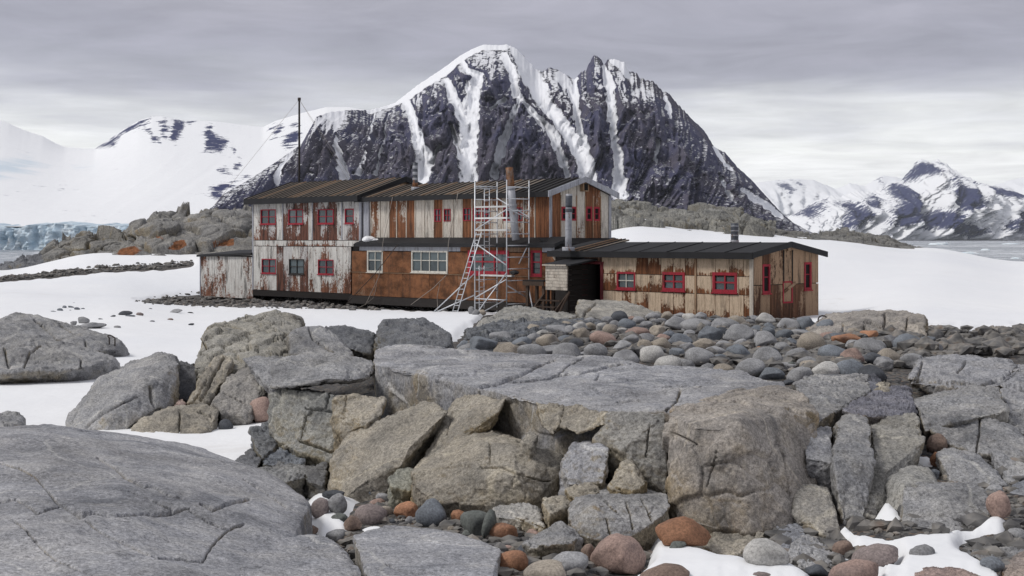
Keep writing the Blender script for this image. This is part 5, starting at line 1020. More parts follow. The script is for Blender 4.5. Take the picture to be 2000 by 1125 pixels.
rock('grey speckled slab at the right gully edge', B8([(1560, 950, 9.0), (1620, 900, 9.2), (1900, 890, 9.3), (2080, 910, 9.2), (2080, 980, 8.9), (1860, 1040, 8.6), (1700, 1010, 8.7)]), .4, GREY, rnd=2)
rock('lumpy rust stained boulder at the bottom edge', B8([(1225, 1110, 8.2), (1330, 1010, 8.6), (1480, 985, 8.7), (1590, 1010, 8.6), (1650, 1060, 8.4), (1830, 1110, 8.2), (1840, 1300, 7.2), (1230, 1300, 7.2)]), .4, PINK, rnd=4, facet=.5)
rock('tan boulder in the bottom right corner', B8([(1850, 1080, 8.3), (1960, 980, 8.7), (2080, 950, 8.8), (2080, 1300, 7.3), (1880, 1300, 7.2)]), .4, (1.2, 1.02, .9), rnd=4, facet=.3)
rock('wide bedrock plate sloping down on the right behind the tilted block', B4([(1290, 500, 17.5), (1600, 490, 18.5), (1950, 540, 17), (1970, 570, 16.5), (1830, 690, 14.8), (1710, 712, 14.4), (1200, 665, 14.8), (1250, 560, 16)]), .8, BLUE, rnd=2, facet=.6, name='bedrock_slab', cracks=[B4([(1540, 600, 2), (1600, 510, 2)]), B4([(1200, 660, 2), (1450, 665, 2), (1700, 690, 2), (1830, 650, 3), (1960, 560, 3)]), B4([(1290, 520, 2), (1270, 600, 3), (1220, 660, 3)])])
rock('bedrock plate cut by the right edge behind the tilted block', B4([(1965, 572, 17), (2150, 545, 17.5), (2150, 850, 13.5), (1890, 850, 13.4), (1840, 710, 14.5)]), .8, BLUE, rnd=2, facet=.6, name='bedrock_slab')
rock('large tilted grey block with bright upper edge on the right', B4([(1270, 850, 12.7), (1830, 715, 13.6), (1885, 820, 13), (1870, 872, 12.8), (1550, 942, 12.4), (1310, 1012, 12.2), (1280, 900, 12.4), (1210, 790, 13.5), (1700, 702, 14.3)]), .8, GREY, rnd=0, facet=.5, name='granite_block')
rock('flat bedrock shelf joining the great slab on the right', B4([(400, 690, 13.2), (560, 620, 15), (900, 610, 15.3), (930, 722, 13.8), (740, 852, 12.4), (650, 885, 12.0), (540, 965, 11.6), (480, 760, 12.8)]), .6, GREY, rnd=0, facet=.8, name='bedrock_slab')
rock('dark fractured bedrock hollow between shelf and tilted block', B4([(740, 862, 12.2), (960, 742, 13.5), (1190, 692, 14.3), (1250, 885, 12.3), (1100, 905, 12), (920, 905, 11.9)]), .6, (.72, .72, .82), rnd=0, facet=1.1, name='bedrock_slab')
rock('dark sharp stone sticking up from the bedrock shelf', B4([(930, 615, 14.4), (960, 620, 14.4), (1000, 665, 14.2), (970, 720, 13.9), (912, 722, 13.9)]), .25, (.5, .52, .6), rnd=1)
rock('pale broken plate beside the dark sharp stone', B4([(960, 740, 13.8), (1000, 665, 14.3), (1075, 665, 14.3), (1050, 760, 13.6), (985, 790, 13.4)]), .25, TAN, rnd=1)
rock('grey rock at the right edge above the cracked boulder', B4([(1770, 925, 13), (1890, 855, 13.4), (2150, 825, 14), (2150, 1000, 12.6), (2000, 1025, 12.5)]), .5, GREY, rnd=1)
# --- left middle group
rock('large tilted grey boulder rising from the snow on the left', B1([(455, 965, 19.3), (560, 800, 19.8), (690, 640, 20.3), (890, 520, 20.8), (1100, 460, 21.0), (1220, 490, 20.8), (1262, 525, 20.6), (1160, 600, 20), (1172, 835, 19.4), (1080, 860, 19.1), (900, 1005, 18.8), (740, 1022, 18.7), (560, 1015, 18.8), (860, 795, 18.9)]), 1.6, GREY, rnd=2, facet=.35, cracks=[B1([(600, 980, 2), (700, 890, 2.5), (860, 810, 2), (960, 770, 1.5)]), B1([(1050, 700, 2.5), (1060, 800, 3), (1090, 855, 2)]), B1([(890, 1000, 2), (1000, 920, 2.5), (1110, 860, 2.5)])])
rock('low cracked tan boulder in front of the tilted boulder', B1([(890, 1005, 18.6), (1000, 920, 18.8), (1250, 830, 19.2), (1440, 825, 19.3), (1520, 870, 19.1), (1480, 985, 18.6), (1430, 1026, 18.4), (990, 1022, 18.4)]), 1.0, TAN, rnd=2, facet=.6, cracks=[B1([(1255, 870, 2), (1250, 1010, 2)]), B1([(1380, 870, 1.5), (1480, 910, 1.5)])])
rock('rounded cracked boulder below the jointed rock wall', B1([(1480, 805, 19.3), (1560, 650, 20), (1700, 560, 20.3), (1790, 550, 20.3), (1832, 700, 19.8), (1800, 825, 19.5), (1720, 905, 19.1), (1550, 885, 19.1)]), 1.0, (1.05, 1, .92), rnd=2, facet=.6, cracks=[B1([(1780, 570, 2), (1820, 700, 2.5), (1830, 790, 2)]), B1([(1560, 740, 1.4), (1700, 810, 1.4)])])
rock('jointed blocky rock wall with dark domed top', [*B1([(1350, 560, 21), (1410, 390, 21.8), (1440, 310, 22.2), (1550, 285, 22.5), (1620, 240, 22.8), (1800, 225, 22.9), (1900, 190, 23), (1400, 640, 20.6), (1600, 700, 20), (1850, 765, 19.6)]), *B2([(230, 122, 23.2), (370, 165, 23), (400, 205, 22.6), (330, 400, 20.9), (200, 420, 20.6), (90, 690, 19.6)])], 2.2, (1.06, 1.02, .9), rnd=0, facet=1.0, cell=.36, joint=3.0, name='rock_wall')
rock('smooth grey shoulder of rock right of the jointed wall', B2([(305, 255, 21), (400, 205, 22), (520, 210, 22), (640, 290, 21.5), (745, 395, 20.6), (690, 432, 20.3), (520, 412, 20.2), (300, 405, 20.5)]), 1.6, GREY, rnd=3, facet=.5, cracks=[B2([(440, 220, 2), (470, 290, 3), (560, 350, 3), (640, 420, 2)])])
rock('dark low ridge of rock behind the grey shoulder', B2([(540, 212, 25), (680, 205, 25.4), (870, 240, 25), (905, 270, 24.6), (870, 402, 23.5), (700, 345, 23.5), (640, 285, 24)]), 1.5, (.55, .57, .6), rnd=2, facet=.7)
rock('black and grey hump of rock standing in the snow before the hut', B2([(890, 355, 23.5), (910, 230, 24.3), (960, 180, 24.7), (1050, 155, 25), (1250, 160, 25), (1330, 210, 24.6), (1430, 265, 24.2), (1442, 325, 23.6), (1370, 362, 23), (1200, 355, 22.8), (1000, 362, 22.9), (1070, 240, 23.6)]), 1.6, (.58, .60, .63), rnd=2, facet=.9)
rock('upright thin rock plates leaning beside the rounded boulder', B1([(1305, 812, 19.6), (1440, 560, 20.2), (1520, 480, 20.6), (1622, 505, 20.6), (1602, 575, 20.2), (1450, 805, 19.5)]), .8, TAN, rnd=0, facet=.9, cracks=[B1([(1400, 790, 3), (1500, 600, 3), (1560, 500, 2)]), B1([(1350, 800, 2), (1440, 650, 2)])])
rock('grey block between the jointed wall and the squared block', B1([(1680, 500, 20.4), (1890, 470, 20.6), (1995, 490, 20.3), (1895, 725, 19.4), (1800, 620, 19.8)]), 1.0, GREY, rnd=0, facet=.8)
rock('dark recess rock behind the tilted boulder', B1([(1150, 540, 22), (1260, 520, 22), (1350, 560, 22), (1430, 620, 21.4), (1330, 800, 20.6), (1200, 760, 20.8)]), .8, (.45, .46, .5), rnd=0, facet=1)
rock('small tan stone wedged in the dark recess', B1([(1230, 780, 19.8), (1260, 770, 19.8), (1300, 820, 19.6), (1260, 850, 19.5), (1232, 840, 19.5)]), .2, PINK, rnd=1)
rock('dark broken rock below the upright face beside the snow', [*B5([(1740, 90, 14.2), (1880, 60, 14.6), (1960, 180, 14.0), (1830, 300, 13.4), (1760, 180, 13.8)])], .6, (.7, .73, .76), rnd=1)
rock('bluish wedge of rock under the upright face', B6([(115, 300, 13.5), (280, 210, 14), (420, 290, 13.6), (410, 340, 13.4), (120, 350, 13.3)]), .6, (.72, .78, .86), rnd=1)
rock('layered flat rock under the bluish wedge', B6([(30, 400, 12.9), (150, 345, 13.3), (410, 350, 13.3), (415, 440, 12.9), (250, 470, 12.6), (120, 440, 12.7)]), .6, (.85, .86, .86), rnd=0, facet=1.2)
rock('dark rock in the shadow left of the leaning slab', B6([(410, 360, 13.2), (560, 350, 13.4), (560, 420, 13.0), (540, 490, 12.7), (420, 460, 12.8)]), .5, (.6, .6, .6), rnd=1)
rock('black edged rock at the snow lip below the left slab', B5([(1625, 340, 13.4), (1760, 235, 13.8), (1825, 310, 13.4), (1800, 370, 13.1), (1660, 385, 13.1)]), .5, (.6, .62, .66), rnd=2)
rock('small mossy rock at the foot of the leaning slab', B6([(1000, 450, 11.7), (1040, 400, 11.9), (1150, 362, 12.1), (1168, 410, 11.9), (1155, 530, 11.5), (1010, 500, 11.5)]), .35, (.95, .95, .8), rnd=1)
# --- far left and far right bedrock
rock('long smooth grey bedrock hump at the left edge of the snow', B1([(-120, 300, 33), (-20, 225, 35), (100, 190, 35.5), (230, 208, 35.5), (360, 225, 35.5), (500, 290, 35), (640, 332, 34.5), (760, 360, 34), (850, 397, 33.5), (820, 432, 33), (600, 458, 32.5), (-20, 505, 32)]), 3, GREY, rnd=3, facet=.55, name='bedrock_hump', cracks=[B1([(240, 230, 2), (340, 310, 2.5), (430, 395, 2.5)]), B1([(420, 270, 1.6), (520, 330, 1.6)]), B1([(595, 380, 2), (610, 450, 2)])])
rock('lower rounded bedrock hump at the left edge below the long one', B1([(-120, 420, 27.90), (30, 412, 27.90), (280, 388, 28.35), (450, 410, 28.17), (560, 462, 27.90), (680, 487, 27.90), (792, 502, 27.72), (740, 522, 27.36), (560, 572, 26.55), (290, 577, 26.37), (30, 592, 26.10), (-120, 625, 25.65)]), 2.5, GREY, rnd=3, facet=.8, name='bedrock_hump', cracks=[B1([(170, 560, 2), (200, 470, 2.5), (280, 410, 2)]), B1([(570, 500, 2), (560, 570, 2)]), B1([(30, 430, 2), (60, 560, 2.5)])])
rock('small dark rock at the left edge beside the snow bridge', B1([(-60, 890, 16.8), (20, 880, 17), (140, 890, 17), (165, 910, 16.8), (120, 960, 16.3), (-40, 960, 16.3)]), .6, GREY, rnd=3)
rock('grey flat rock at the left edge touching the bottom bedrock', B1([(-60, 960, 15.8), (60, 950, 15.9), (110, 985, 15.5), (60, 1020, 15.1), (-60, 1020, 15.1)]), .6, GREY, rnd=3)
rock('long cracked outcrop right of the annex standing against the snow', B4([(500, 285, 31.02), (650, 195, 31.68), (840, 190, 32.01), (1000, 175, 32.01), (1190, 168, 31.68), (1310, 215, 31.02), (1332, 300, 30.36), (1300, 365, 30.03), (1060, 385, 29.70), (750, 375, 29.70), (520, 335, 30.03)]), 3, (1.08, 1.0, .9), rnd=2, facet=.55, name='rock_outcrop', cracks=[B4(c) for c in ([(1030, 190, 2.2), (1025, 290, 2.2)], [(885, 240, 2.5), (960, 260, 3), (1060, 300, 3.5), (1120, 320, 2)], [(885, 260, 2.5), (885, 360, 3)], [(740, 260, 2), (735, 320, 2)], [(1190, 210, 1.5), (1180, 300, 1.5)], [(1020, 310, 2), (1015, 360, 2)])])
rock('smooth yellowish whaleback rock in front of the dark doorway', B3([(875, 75, 52), (900, 30, 53), (1000, 35, 53), (1270, 40, 53), (1380, 100, 52), (1550, 155, 50.5), (1300, 165, 50), (900, 145, 50)]), 3, (1.15, 1.1, .98), rnd=3, facet=.35, name='whaleback_rock', cracks=[B3([(925, 130, 2), (980, 70, 2.5), (1010, 45, 2)])])
rock('flat layered rock shelf at the foot of the scaffold', B3([(180, 215, 44), (290, 135, 47), (380, 85, 49), (480, 70, 50), (560, 92, 49), (780, 112, 49), (870, 140, 47), (700, 185, 44), (300, 235, 42)]), 3, (1.05, 1.03, .95), rnd=2, facet=.8, name='rock_shelf')
rock('dark slaty rock patch between shelf and cobbles', B3([(110, 235, 40), (330, 195, 43), (700, 170, 45), (1050, 180, 44), (1060, 260, 38), (700, 310, 33), (300, 330, 31), (150, 300, 34)]), 2, (.5, .53, .57), rnd=0, facet=1.6, cell=.5, name='slaty_rock')
rock('broken flat bedrock at the snow edge right of the outcrop', B4([(1330, 300, 36.00), (1480, 288, 36.72), (1640, 340, 35.28), (1720, 420, 31.68), (1450, 445, 30.96), (1330, 390, 32.40)]), 2.5, (.95, .93, .86), rnd=0, facet=1.2, name='bedrock_plate')
rock('brown rimmed bedrock plate at the right edge of the snow', B4([(1735, 335, 34.56), (1790, 295, 36.00), (2150, 290, 36.00), (2150, 405, 31.68), (1900, 395, 32.40)]), 2.5, (1.0, .93, .84), rnd=0, facet=1.2, name='bedrock_plate')
rock('tan bedrock ridge at the right edge behind the cobbles', B4([(1780, 480, 30), (1880, 430, 32), (2150, 425, 33), (2150, 520, 26), (1900, 520, 26)]), 1.5, TAN, rnd=2, facet=.7, name='bedrock_plate')

# ------------------------------------------------------------------ rounded stones
def m_cobble():
    m = MT('rounded_stone'); r = m.obj.outputs['Random']
    n1 = m.noise(5, 6, 0.65); n2 = m.noise(60, 4, 0.75); n3 = m.noise(1.8, 5)
    c = m.mix(1.0, m.obj.outputs['Color'], m.ramp(n1, [(0.25, 0.6), (0.5, 1.0), (0.8, 1.3)]), 'MULTIPLY')
    c = m.mix(1.0, c, m.ramp(n2, [(0.3, 0.55), (0.5, 1.0), (0.68, 1.4)]), 'MULTIPLY')
    c = m.mix(m.math('MULTIPLY', m.step(n3, 0.55, 0.72), 0.5), c, (0.09, 0.09, 0.10))
    nb = m.bump(n1, 0.4, 0.03); nb = m.bump(n2, 0.4, 0.005, nb)
    return m.done(c, 0.8, nb, 0.25)
M_COB = m_cobble()
def stone_mesh(k, sub=3, flat=0.5):
    bm = bmesh.new(); bmesh.ops.create_icosphere(bm, subdivisions=sub, radius=1.0); bm.verts.index_update()
    V = np.array([v.co[:] for v in bm.verts]); T = np.array([[v.index for v in f.verts] for f in bm.faces]); bm.free()
    rg = np.random.default_rng(100 + k)
    ang = k % 3 == 0
    for _ in range(int(rg.integers(9, 14)) if ang else int(rg.integers(5, 9))):     # worn facets
        n = rg.normal(size=3); n /= np.linalg.norm(n); h = rg.uniform(0.5, 0.82) if ang else rg.uniform(0.6, 0.88); dd = V @ n; ex = np.maximum(dd - h, 0); V = V - n * (ex * 0.85)[:, None]
    V = smooth(V, T, 1 if ang else 2)
    V = V * (1 + 0.17 * perlin(V * 0.9 + 5.1 * k) + 0.07 * fbm(V * 2.4 + k, 4))[:, None]
    V = V / np.abs(V).max(0)
    return mesh_np('stone', V, T, M_COB)
STONES = [stone_mesh(k, 4 if k < 9 else 3) for k in range(18)]
COLS = {'grey': (0.27, 0.27, 0.275), 'blue': (0.17, 0.185, 0.205), 'tan': (0.33, 0.29, 0.24), 'pink': (0.33, 0.235, 0.20), 'orange': (0.33, 0.17, 0.10), 'dark': (0.075, 0.08, 0.09), 'purple': (0.235, 0.195, 0.185), 'pale': (0.43, 0.42, 0.40), 'green': (0.13, 0.14, 0.13), 'brown': (0.20, 0.145, 0.118)}
_rs = random.Random(21)
def stone(px, py, w, h, col, label, group=None, d=None, tilt=None, name='stone', sq=0.85, k=None):
    """a stone about w x h photo pixels whose middle shows at px, py, resting on the ground"""
    d = d or hit(px, py + 0.42 * h); sx = 0.5 * w * d / F; sz = 0.5 * h * d / F / 0.95; sy = max(sx, sz) * sq
    dc = d + 0.35 * sy; p = P3(px, py, dc)
    o = link(name, STONES[_rs.randrange(len(STONES)) if k is None else k], label=label, cat='stone', group=group, loc=tuple(p))
    o.scale = (sx, sy, sz); o.rotation_euler = (_rs.uniform(-.2, .2), tilt if tilt is not None else _rs.uniform(-.25, .25), _rs.choice((0, math.pi)) + _rs.uniform(-.3, .3))
    c = COLS[col]; j = _rs.uniform(.85, 1.15); o.color = (c[0] * j, c[1] * j, c[2] * j, 1); return o
import re
def nick(t): return re.split(r' (?:among|in|at|below|behind|near|touching|right|left|under|before|beside|on|set|from) ', t)[0]
NAMED = []
def bs(conv, x0, x1, y0, y1, col, label, **kw):
    (a, b), (c, d) = conv([(x0, y0), (x1, y1)])
    if 880 < a < 1850 and 590 < b < 745: NAMED.append(((a + c) / 2, (b + d) / 2, nick(label)))
    stone((a + c) / 2, (b + d) / 2, c - a, d - b, col, label, **kw)
for a in (
 (B7, 755, 1170, 845, 1135, 'pink', 'large rounded pink granite boulder beside the bottom snow patch'), (B7, 1185, 1600, 715, 935, 'orange', 'long rounded orange pink boulder half sunk in snow at the slab foot'),
 (B7, 45, 265, 760, 892, 'orange', 'orange rounded brick shaped stone left of the grey wedge'), (B7, 90, 330, 952, 1108, 'orange', 'orange egg shaped stone near the bottom edge'), (B7, 285, 635, 1015, 1180, 'tan', 'pale tan rounded stone cut by the bottom edge'),
 (B7, 462, 750, 958, 1118, 'grey', 'speckled grey oval stone beside the large pink boulder'), (B7, 695, 815, 905, 1045, 'brown', 'red brown stone squeezed behind the large pink boulder'), (B7, 1090, 1465, 1055, 1200, 'brown', 'brown rounded boulder cut by the bottom edge in snow'),
 (B7, 1298, 1432, 880, 946, 'green', 'small dark stone lying on the bottom snow patch'), (B7, 690, 800, 855, 925, 'dark', 'dark small stone under the box boulder'), (B7, 105, 278, 715, 785, 'grey', 'grey flat stone behind the orange brick shaped stone'),
 (B7, 245, 385, 740, 815, 'grey', 'grey oval stone under the pale flat stone'), (B7, 0, 105, 665, 880, 'green', 'dark greenish triangular stone left of the orange brick shaped stone'), (B7, 225, 430, 905, 1015, 'dark', 'dark slate stone beside the orange egg'),
 (B7, 300, 450, 790, 870, 'pink', 'small pink stone beside the grey wedge'), (B7, 545, 680, 885, 975, 'purple', 'purple grey stone under the grey wedge'), (B7, 145, 240, 915, 985, 'tan', 'small tan stone above the orange egg'),
 (B6, 432, 590, 572, 722, 'purple', 'purple round boulder in the left gully snow'), (B6, 555, 712, 552, 705, 'grey', 'grey pointed boulder behind the purple round one'), (B6, 742, 988, 628, 785, 'purple', 'purple grey oval boulder below the leaning slab'),
 (B6, 1018, 1215, 608, 742, 'orange', 'bright rust orange boulder in the gully'), (B6, 1168, 1425, 592, 808, 'blue', 'blue grey angular boulder right of the rust orange one'), (B6, 1480, 1755, 678, 865, 'green', 'flat dark triangular boulder in the gully'),
 (B6, 858, 992, 578, 655, 'pink', 'pinkish stone behind the purple grey oval'), (B6, 995, 1250, 522, 628, 'tan', 'tan angular stone behind the rust orange boulder'), (B6, 832, 1000, 458, 605, 'blue', 'blue grey smooth rock at the leaning slab foot'),
 (B6, 890, 1032, 538, 612, 'grey', 'grey flat stone before the smooth blue rock'), (B6, 532, 705, 528, 592, 'dark', 'black stone poking from the left gully snow'), (B6, 1718, 1990, 606, 728, 'pale', 'pale squared stone right of the flat dark triangular one'),
 (B6, 1682, 1912, 758, 897, 'orange', 'orange rounded block shaped stone near the flat slab edge'), (B6, 575, 712, 692, 758, 'green', 'small flat stone before the purple round boulder'), (B6, 668, 812, 705, 825, 'brown', 'brown upright wedge stone beside the purple grey oval'),
 (B6, 1360, 1560, 612, 672, 'orange', 'rusty flat stone behind the blue grey boulder'), (B6, 1420, 1540, 665, 775, 'orange', 'rusty stone between the blue grey and dark triangular boulders'), (B6, 1110, 1185, 708, 775, 'grey', 'small grey stone under the rust orange boulder'),
 (B6, 985, 1080, 725, 770, 'dark', 'flat dark pebble under the rust orange boulder'), (B6, 1160, 1280, 580, 640, 'orange', 'orange stone peeking behind the rust orange boulder'), (B6, 980, 1062, 506, 562, 'brown', 'brown stone below the small mossy rock'),
 (B6, 1250, 1330, 535, 600, 'blue', 'small blue stone beside the big tan and grey boulder'), (B6, 1195, 1290, 500, 570, 'tan', 'tan stone under the big tan and grey boulder'), (B6, 1520, 1660, 640, 700, 'dark', 'dark flat stone behind the dark triangular boulder'),
 (B6, 380, 515, 778, 850, 'brown', 'brown grey stone at the edge of the left gully snow'), (B6, 560, 745, 805, 905, 'grey', 'grey angular stone above the pebble cleft'), (B6, 240, 375, 745, 860, 'brown', 'rusty brown stone by the left bedrock foot'), (B6, 910, 1030, 625, 720, 'tan', 'pale tan block between purple oval and rust orange boulder'),
 (B6, 1405, 1470, 770, 825, 'tan', 'tiny tan stone under the blue grey boulder'), (B6, 1490, 1615, 800, 860, 'green', 'flat greenish stone before the dark triangular boulder'), (B6, 1730, 1970, 950, 1105, 'orange', 'smooth orange stone on the flat slab edge') if 0 else (B6, 1790, 1880, 912, 970, 'pink', 'small pink stone on the flat slab edge'),
 (B8, 38, 362, 868, 1080, 'pale', 'white topped round stone in the bottom snow'), (B8, 628, 992, 1018, 1200, 'pink', 'rose granite boulder cut by the bottom edge'), (B8, 790, 1130, 908, 1078, 'purple', 'purple grey cracked stone in the right gully snow'),
 (B8, 662, 822, 878, 1005, 'brown', 'brown grey stone left of the purple grey cracked one'), (B8, 1200, 1400, 905, 1002, 'grey', 'grey stone sunk in snow above the lumpy rust boulder'), (B8, 1695, 1865, 990, 1095, 'blue', 'dark stone beside the lumpy rust boulder'),
 (B8, 1740, 1910, 535, 745, 'pink', 'pink tan boulder behind the two toned block'), (B8, 1305, 1470, 135, 305, 'brown', 'red brown stone at the foot of the large cracked boulder'), (B8, 1345, 1440, 262, 378, 'orange', 'orange stone below the red brown stone'),
 (B8, 1200, 1290, 195, 300, 'grey', 'grey pointed stone beside the brown streaked rock'), (B8, 1150, 1300, 320, 400, 'pale', 'pale stone above the smooth pale boulder'), (B8, 1320, 1420, 378, 470, 'blue', 'small blue stone behind the smooth pale boulder'),
 (B8, 1410, 1500, 420, 490, 'tan', 'small tan stone behind the smooth pale boulder'), (B8, 460, 640, 1045, 1140, 'dark', 'dark stone under the wedge shaped rock'), (B8, 100, 250, 1098, 1160, 'purple', 'small purple stone cut by the bottom edge'), (B8, 1880, 2040, 795, 890, 'grey', 'grey pebbly stone at the right gully edge'), (B8, 1730, 1880, 490, 590, 'grey', 'grey flat stone beside the pink tan boulder'),
 (B1, 1735, 1905, 770, 965, 'pink', 'smooth pinkish boulder lying in snow against the upright face'), (B1, 1525, 1630, 925, 1005, 'dark', 'small dark stone on the snow by the low tan boulder'), (B1, 1265, 1350, 545, 600, 'grey', 'small grey stone perched beside the dark recess'),
 (B1, 535, 625, 210, 262, 'grey', 'rounded grey boulder on the snow behind the left hump'), (B1, 490, 540, 235, 272, 'grey', 'small grey stone beside the rounded boulder on the snow'), (B1, 790, 845, 272, 294, 'grey', 'flat grey stone on the snow right of the left hump'),
 (B1, 825, 925, 168, 202, 'dark', 'dark flat boulder on the open snow'), (B1, 950, 1002, 180, 206, 'purple', 'brownish stone on the snow beside the dark flat boulder'), (B1, 1175, 1275, 158, 186, 'grey', 'flat grey stone on the snow left of the jointed wall'),
 (B1, 1310, 1355, 255, 272, 'dark', 'small dark stone on the snow near the jointed wall'), (B1, 1165, 1210, 220, 235, 'brown', 'small brown stone on the open snow'), (B1, 1040, 1080, 235, 250, 'dark', 'small dark pebble on the open snow'), (B1, 685, 722, 222, 232, 'dark', 'tiny dark stone on the snow'),
 (B1, 770, 810, 198, 212, 'dark', 'tiny dark stone left of the flat boulder'), (B1, 1308, 1355, 177, 187, 'dark', 'tiny flat stone above the jointed wall'), (B1, 1030, 1065, 150, 160, 'dark', 'tiny flat stone below the gravel strip'), (B1, 545, 760, 255, 295, 'grey', 'low grey stone heap behind the left hump'),
 (B3, 1815, 1982, 212, 308, 'dark', 'black wet boulder among the grey cobbles'), (B3, 1215, 1398, 210, 312, 'pink', 'pink grey sloping boulder among the cobbles'), (B3, 660, 752, 228, 290, 'pale', 'pale oval boulder at the slaty rock edge'), (B3, 1590, 1825, 152, 250, 'grey', 'wide grey boulder below the annex wall'),
 (B3, 1825, 2020, 150, 235, 'grey', 'grey boulder right of the wide one below the annex wall'), (B3, 360, 475, 330, 410, 'tan', 'tan square boulder behind the great slab'), (B3, 40, 205, 325, 405, 'grey', 'grey wedge boulder at the left end of the cobbles'), (B3, 490, 800, 335, 432, 'grey', 'low humped grey boulder touching the great slab'), (B3, 800, 1105, 375, 448, 'grey', 'flat grey boulder touching the great slab'),
 (B3, 105, 270, 225, 300, 'blue', 'blue grey flat boulder at the snow edge of the cobbles'), (B3, 1645, 1790, 390, 500, 'blue', 'blue grey cracked boulder near the slab edge'), (B3, 1380, 1560, 285, 390, 'tan', 'tan wedge boulder in the cobble field'),
 (B4, 105, 195, 415, 462, 'orange', 'bright orange stone among the grey cobbles'), (B4, 175, 325, 425, 542, 'dark', 'dark angular boulder near the bright orange stone'), (B4, 605, 765, 322, 402, 'blue', 'blue grey leaning boulder below the hoop'), (B4, 868, 1040, 360, 465, 'grey', 'big grey oval boulder under the cracked outcrop'),
 (B4, 745, 890, 372, 462, 'grey', 'two toned oval boulder under the cracked outcrop'), (B4, 1188, 1330, 385, 475, 'grey', 'grey rounded boulder right of the big oval'), (B4, 1300, 1442, 382, 472, 'grey', 'speckled rounded boulder at the right end of the cobbles'), (B4, 1140, 1300, 352, 448, 'tan', 'yellowish boulder behind the rounded grey ones'),
 (B4, 430, 555, 375, 458, 'grey', 'pale grey egg shaped boulder in the cobble field'), (B4, 325, 600, 300, 365, 'grey', 'long flat grey boulder below the hoop'), (B4, 640, 822, 492, 590, 'tan', 'tan humped boulder near the bedrock shelf'), (B4, 410, 590, 490, 590, 'grey', 'grey broad boulder in the near cobbles'), (B4, 935, 1115, 480, 575, 'grey', 'striped grey boulder near the bedrock plate'),
 (B4, 60, 170, 300, 375, 'grey', 'grey angular boulder below the annex corner'), (B4, 168, 270, 282, 362, 'blue', 'smooth grey oval boulder below the annex gable'), (B4, 350, 415, 520, 590, 'green', 'moss green topped dark stone in the near cobbles'), (B4, 425, 515, 552, 618, 'orange', 'rust orange stone in the near cobbles'), (B4, 565, 640, 578, 612, 'orange', 'small orange stone before the tan humped boulder'),
 (B4, 915, 985, 570, 605, 'orange', 'small orange stone by the striped boulder'), (B4, 1670, 1840, 400, 475, 'tan', 'tan flat boulder on the right bedrock'), (B4, 1490, 1570, 432, 478, 'pink', 'small pinkish stone on the right bedrock'), (B4, 1300, 1410, 590, 668, 'grey', 'grey round stone set in the bedrock plate'), (B4, 535, 700, 590, 655, 'blue', 'dark flat stone at the slab edge'), (B4, 305, 410, 650, 692, 'dark', 'dark low stone on the edge of the great slab')):
    bs(*a)
for x0, x1, y0, y1, t in ((430, 465, 132, 155, 'tallest stone of the small cluster on the far left snow'), (398, 440, 150, 172, 'flat stone at the front of the far left snow cluster'), (470, 520, 134, 150, 'flat dark stone at the back of the far left snow cluster'), (515, 560, 143, 162, 'dark stone right of centre in the far left snow cluster'), (565, 592, 148, 158, 'smallest stone ending the far left snow cluster'), (350, 395, 168, 178, 'thin flat stone starting the far left snow cluster'), (505, 522, 110, 118, 'tiny lone stone above the far left snow cluster'), (870, 950, 196, 212, 'flat stone sliver beside the brownish stone on the snow'), (480, 500, 160, 172, 'small stone in the middle of the far left snow cluster')):
    bs(B1, x0, x1, y0, y1, 'blue', t)
for x0, x1, y0, y1, t in ((330, 385, 1010, 1075, 'grey stone at the left of the little heap by the ladder foot'), (375, 450, 1005, 1050, 'brown stone on top of the little heap by the ladder foot'), (355, 420, 1035, 1080, 'round grey stone at the front of the heap by the ladder foot'), (400, 460, 1035, 1075, 'tan stone at the right of the heap by the ladder foot')):
    x0, x1, y0, y1 = 820 + x0 / 3.517, 820 + x1 / 3.517, 310 + y0 / 3.517, 310 + y1 / 3.517
    stone((x0 + x1) / 2, (y0 + y1) / 2, x1 - x0, y1 - y0, 'brown' if 'brown' in t else ('tan' if 'tan' in t else 'grey'), t)
me = STONES[5].copy(); me.materials[0] = M_BLACK
o = link('black_bundle', me, label='black plastic bundle lying on the scaffold plank', cat='bundle', loc=tuple(WS.P(s1 + .45, -.1, zs(cy(802)) + .17))); o.scale = (.26, .2, .13); o.rotation_euler = (0, 0, -.7)
me = STONES[7].copy(); me.materials[0] = M_SNOW
for px, py, w, t in ((719, 464, .42, 'larger snow clump left on the skirt roof beside the upper wall'), (732, 466, .3, 'smaller flat snow clump on the skirt roof')):
    dd_ = 82.6; o = link('snow_clump', me, label=t, cat='snow', loc=tuple(P3(px, py + 2.5, dd_))); o.scale = (w, .3, w * .5 if w > .4 else .1)
# stone resting on the porch roof
dpr = 68.4; pp = P3(1089, 503, dpr - .2)
o = link('stone', STONES[3], label='pale stone weighing down the porch roof', cat='stone', loc=tuple(pp)); o.scale = (.26, .22, .19); o.color = (.42, .36, .30, 1)
